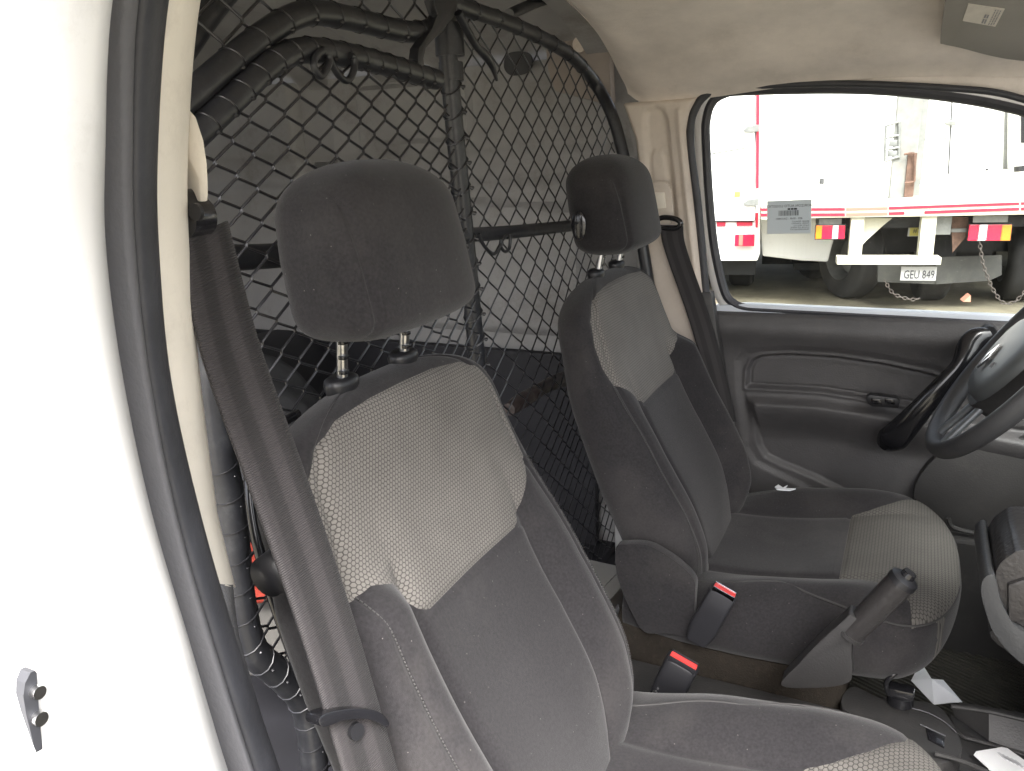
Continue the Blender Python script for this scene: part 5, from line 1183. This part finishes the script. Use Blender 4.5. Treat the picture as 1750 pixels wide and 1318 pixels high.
sg = part_of('notice', bt, 'paper', tbox((1252, 314), (1283, 340), .452, .004)); part_of('notice_square', sg, 'yellow', tbox((1255, 328), (1265, 337), .448, .003)); b = MB()
b.add(*ttext('HOW IS MY DRIVING', 1253, 324, 2.4, .447, .6)); b.add(*ttext('09172 4427', 1267, 331, 2.2, .447, .6)); b.build('notice_lettering', M['inkg'], sg, False)
part_of('drip_rail', bt, 'galv', tpoly([(1180, 268), (1285, 250), (1285, 252), (1180, 270)], .455, .004))
part_of('chassis', bt, 'tdark', tbox((1180, 446), (1290, 470), .9, .6))
for px in (1268,):
    c = TP(px, 470, 1.6); c[2] = .36; add_wheel(bt, c, .36, .25, TX)
    c = TP(px-70, 470, 1.6); c[2] = .36; add_wheel(bt, c, .36, .25, TX)
# white van body in the middle, seen from its flank
mv = empty('white_truck', TO+TX*-.9+TN*2, 'white truck low behind the window sticker, its flank and grey tyre in view', 'truck')
part_of('flank', mv, 'twhite', tpoly([(1296, 330), (1440, 330), (1440, 372), (1430, 395), (1422, 420), (1415, 448), (1370, 446), (1303, 438)], .75, .9, .02))
part_of('underbody', mv, 'tdark', tbox((1303, 430), (1500, 452), 1.7, 1.5), tbox((1357, 450), (1400, 462), 1.4, .3))
c = TP(1452, 450, .95); c[2] = .40; add_wheel(mv, c, .40, .24, (-.75, -.55, 0))
c = TP(1395, 450, 2.1); c[2] = .38; add_wheel(mv, c, .38, .24, (-.75, -.55, 0))
b = MB(); b.tube([TP(*p, .9) for p in [(1460, 462), (1500, 470), (1530, 466)]], .02, 8, False, 4); b.build('drop_bar', M['galv'], mv)
# large white box behind the bed with double doors
bx = empty('box_truck', TO+TN*3+TX*.3, 'white box truck with clamped double doors standing behind the flatbed mast', 'truck')
part_of('box_body', bx, 'twhite', tpoly([(1300, 40), (1724, 60), (1718, 350), (1300, 365)], 3.0, 2.5, .01))
part_of('door_seam', bx, 'ink', tpoly([(1630.3, 100), (1631.8, 100), (1620, 345), (1617.5, 345)], 2.985, .012))
for x, y in ((1624, 210), (1618, 320)): part_of('door_clamp', bx, 'galv', tpoly([(x-11, y), (x-6, y-4), (x+9, y-5), (x+9, y+5), (x-6, y+4)], 2.94, .04, .01))
part_of('corner_post', bx, 'galv', tpoly([(1721, 60), (1725, 60), (1717, 345), (1713, 345)], 2.985, .012), tpoly([(1572, 236.5), (1587, 236), (1587, 239), (1572, 239)], 2.99, .01), tpoly([(1596, 236), (1619, 235), (1619, 238), (1596, 239)], 2.99, .01))
part_of('latch', bx, 'bag', tbox((1401, 305), (1408, 318), 2.96, .03, .01)); part_of('latch', bx, 'bag', tbox((1685, 288), (1689, 298), 2.96, .03, .01))
part_of('chassis', bx, 'tdark', tbox((1440, 380), (1800, 425), 3.3, 1.5))
for px in (1500, 1690): c = TP(px, 440, 3.9); c[2] = .42; add_wheel(bx, c, .42, .28, TX)
cab = empty('lorry_cab', TO+TX*2+TN*2.4, 'white lorry cab with dark window and black mirror at the right edge of the window', 'lorry')
part_of('cab_body', cab, 'twhite', tpoly([(1740, 80), (1950, 100), (1950, 350), (1737, 345)], 2.6, 1.8, .04))
part_of('cab_window', cab, 'gloss', tpoly([(1745, 192), (1850, 200), (1850, 250), (1745, 244)], 2.57, .02)); part_of('cab_stripe', cab, 'tred', tbox((1737, 311), (1850, 317), 2.585, .01))
b = MB(); b.tube([TP(1742, 284, 2.3), TP(1742, 307, 2.3)], [.05, .065, .05], 12, False, 0); b.tube([TP(1700, 322, 2.3), TP(1720, 312, 2.3), TP(1750, 300, 2.3)], .02, 8); b.build('mirror', M['plastic'], cab)
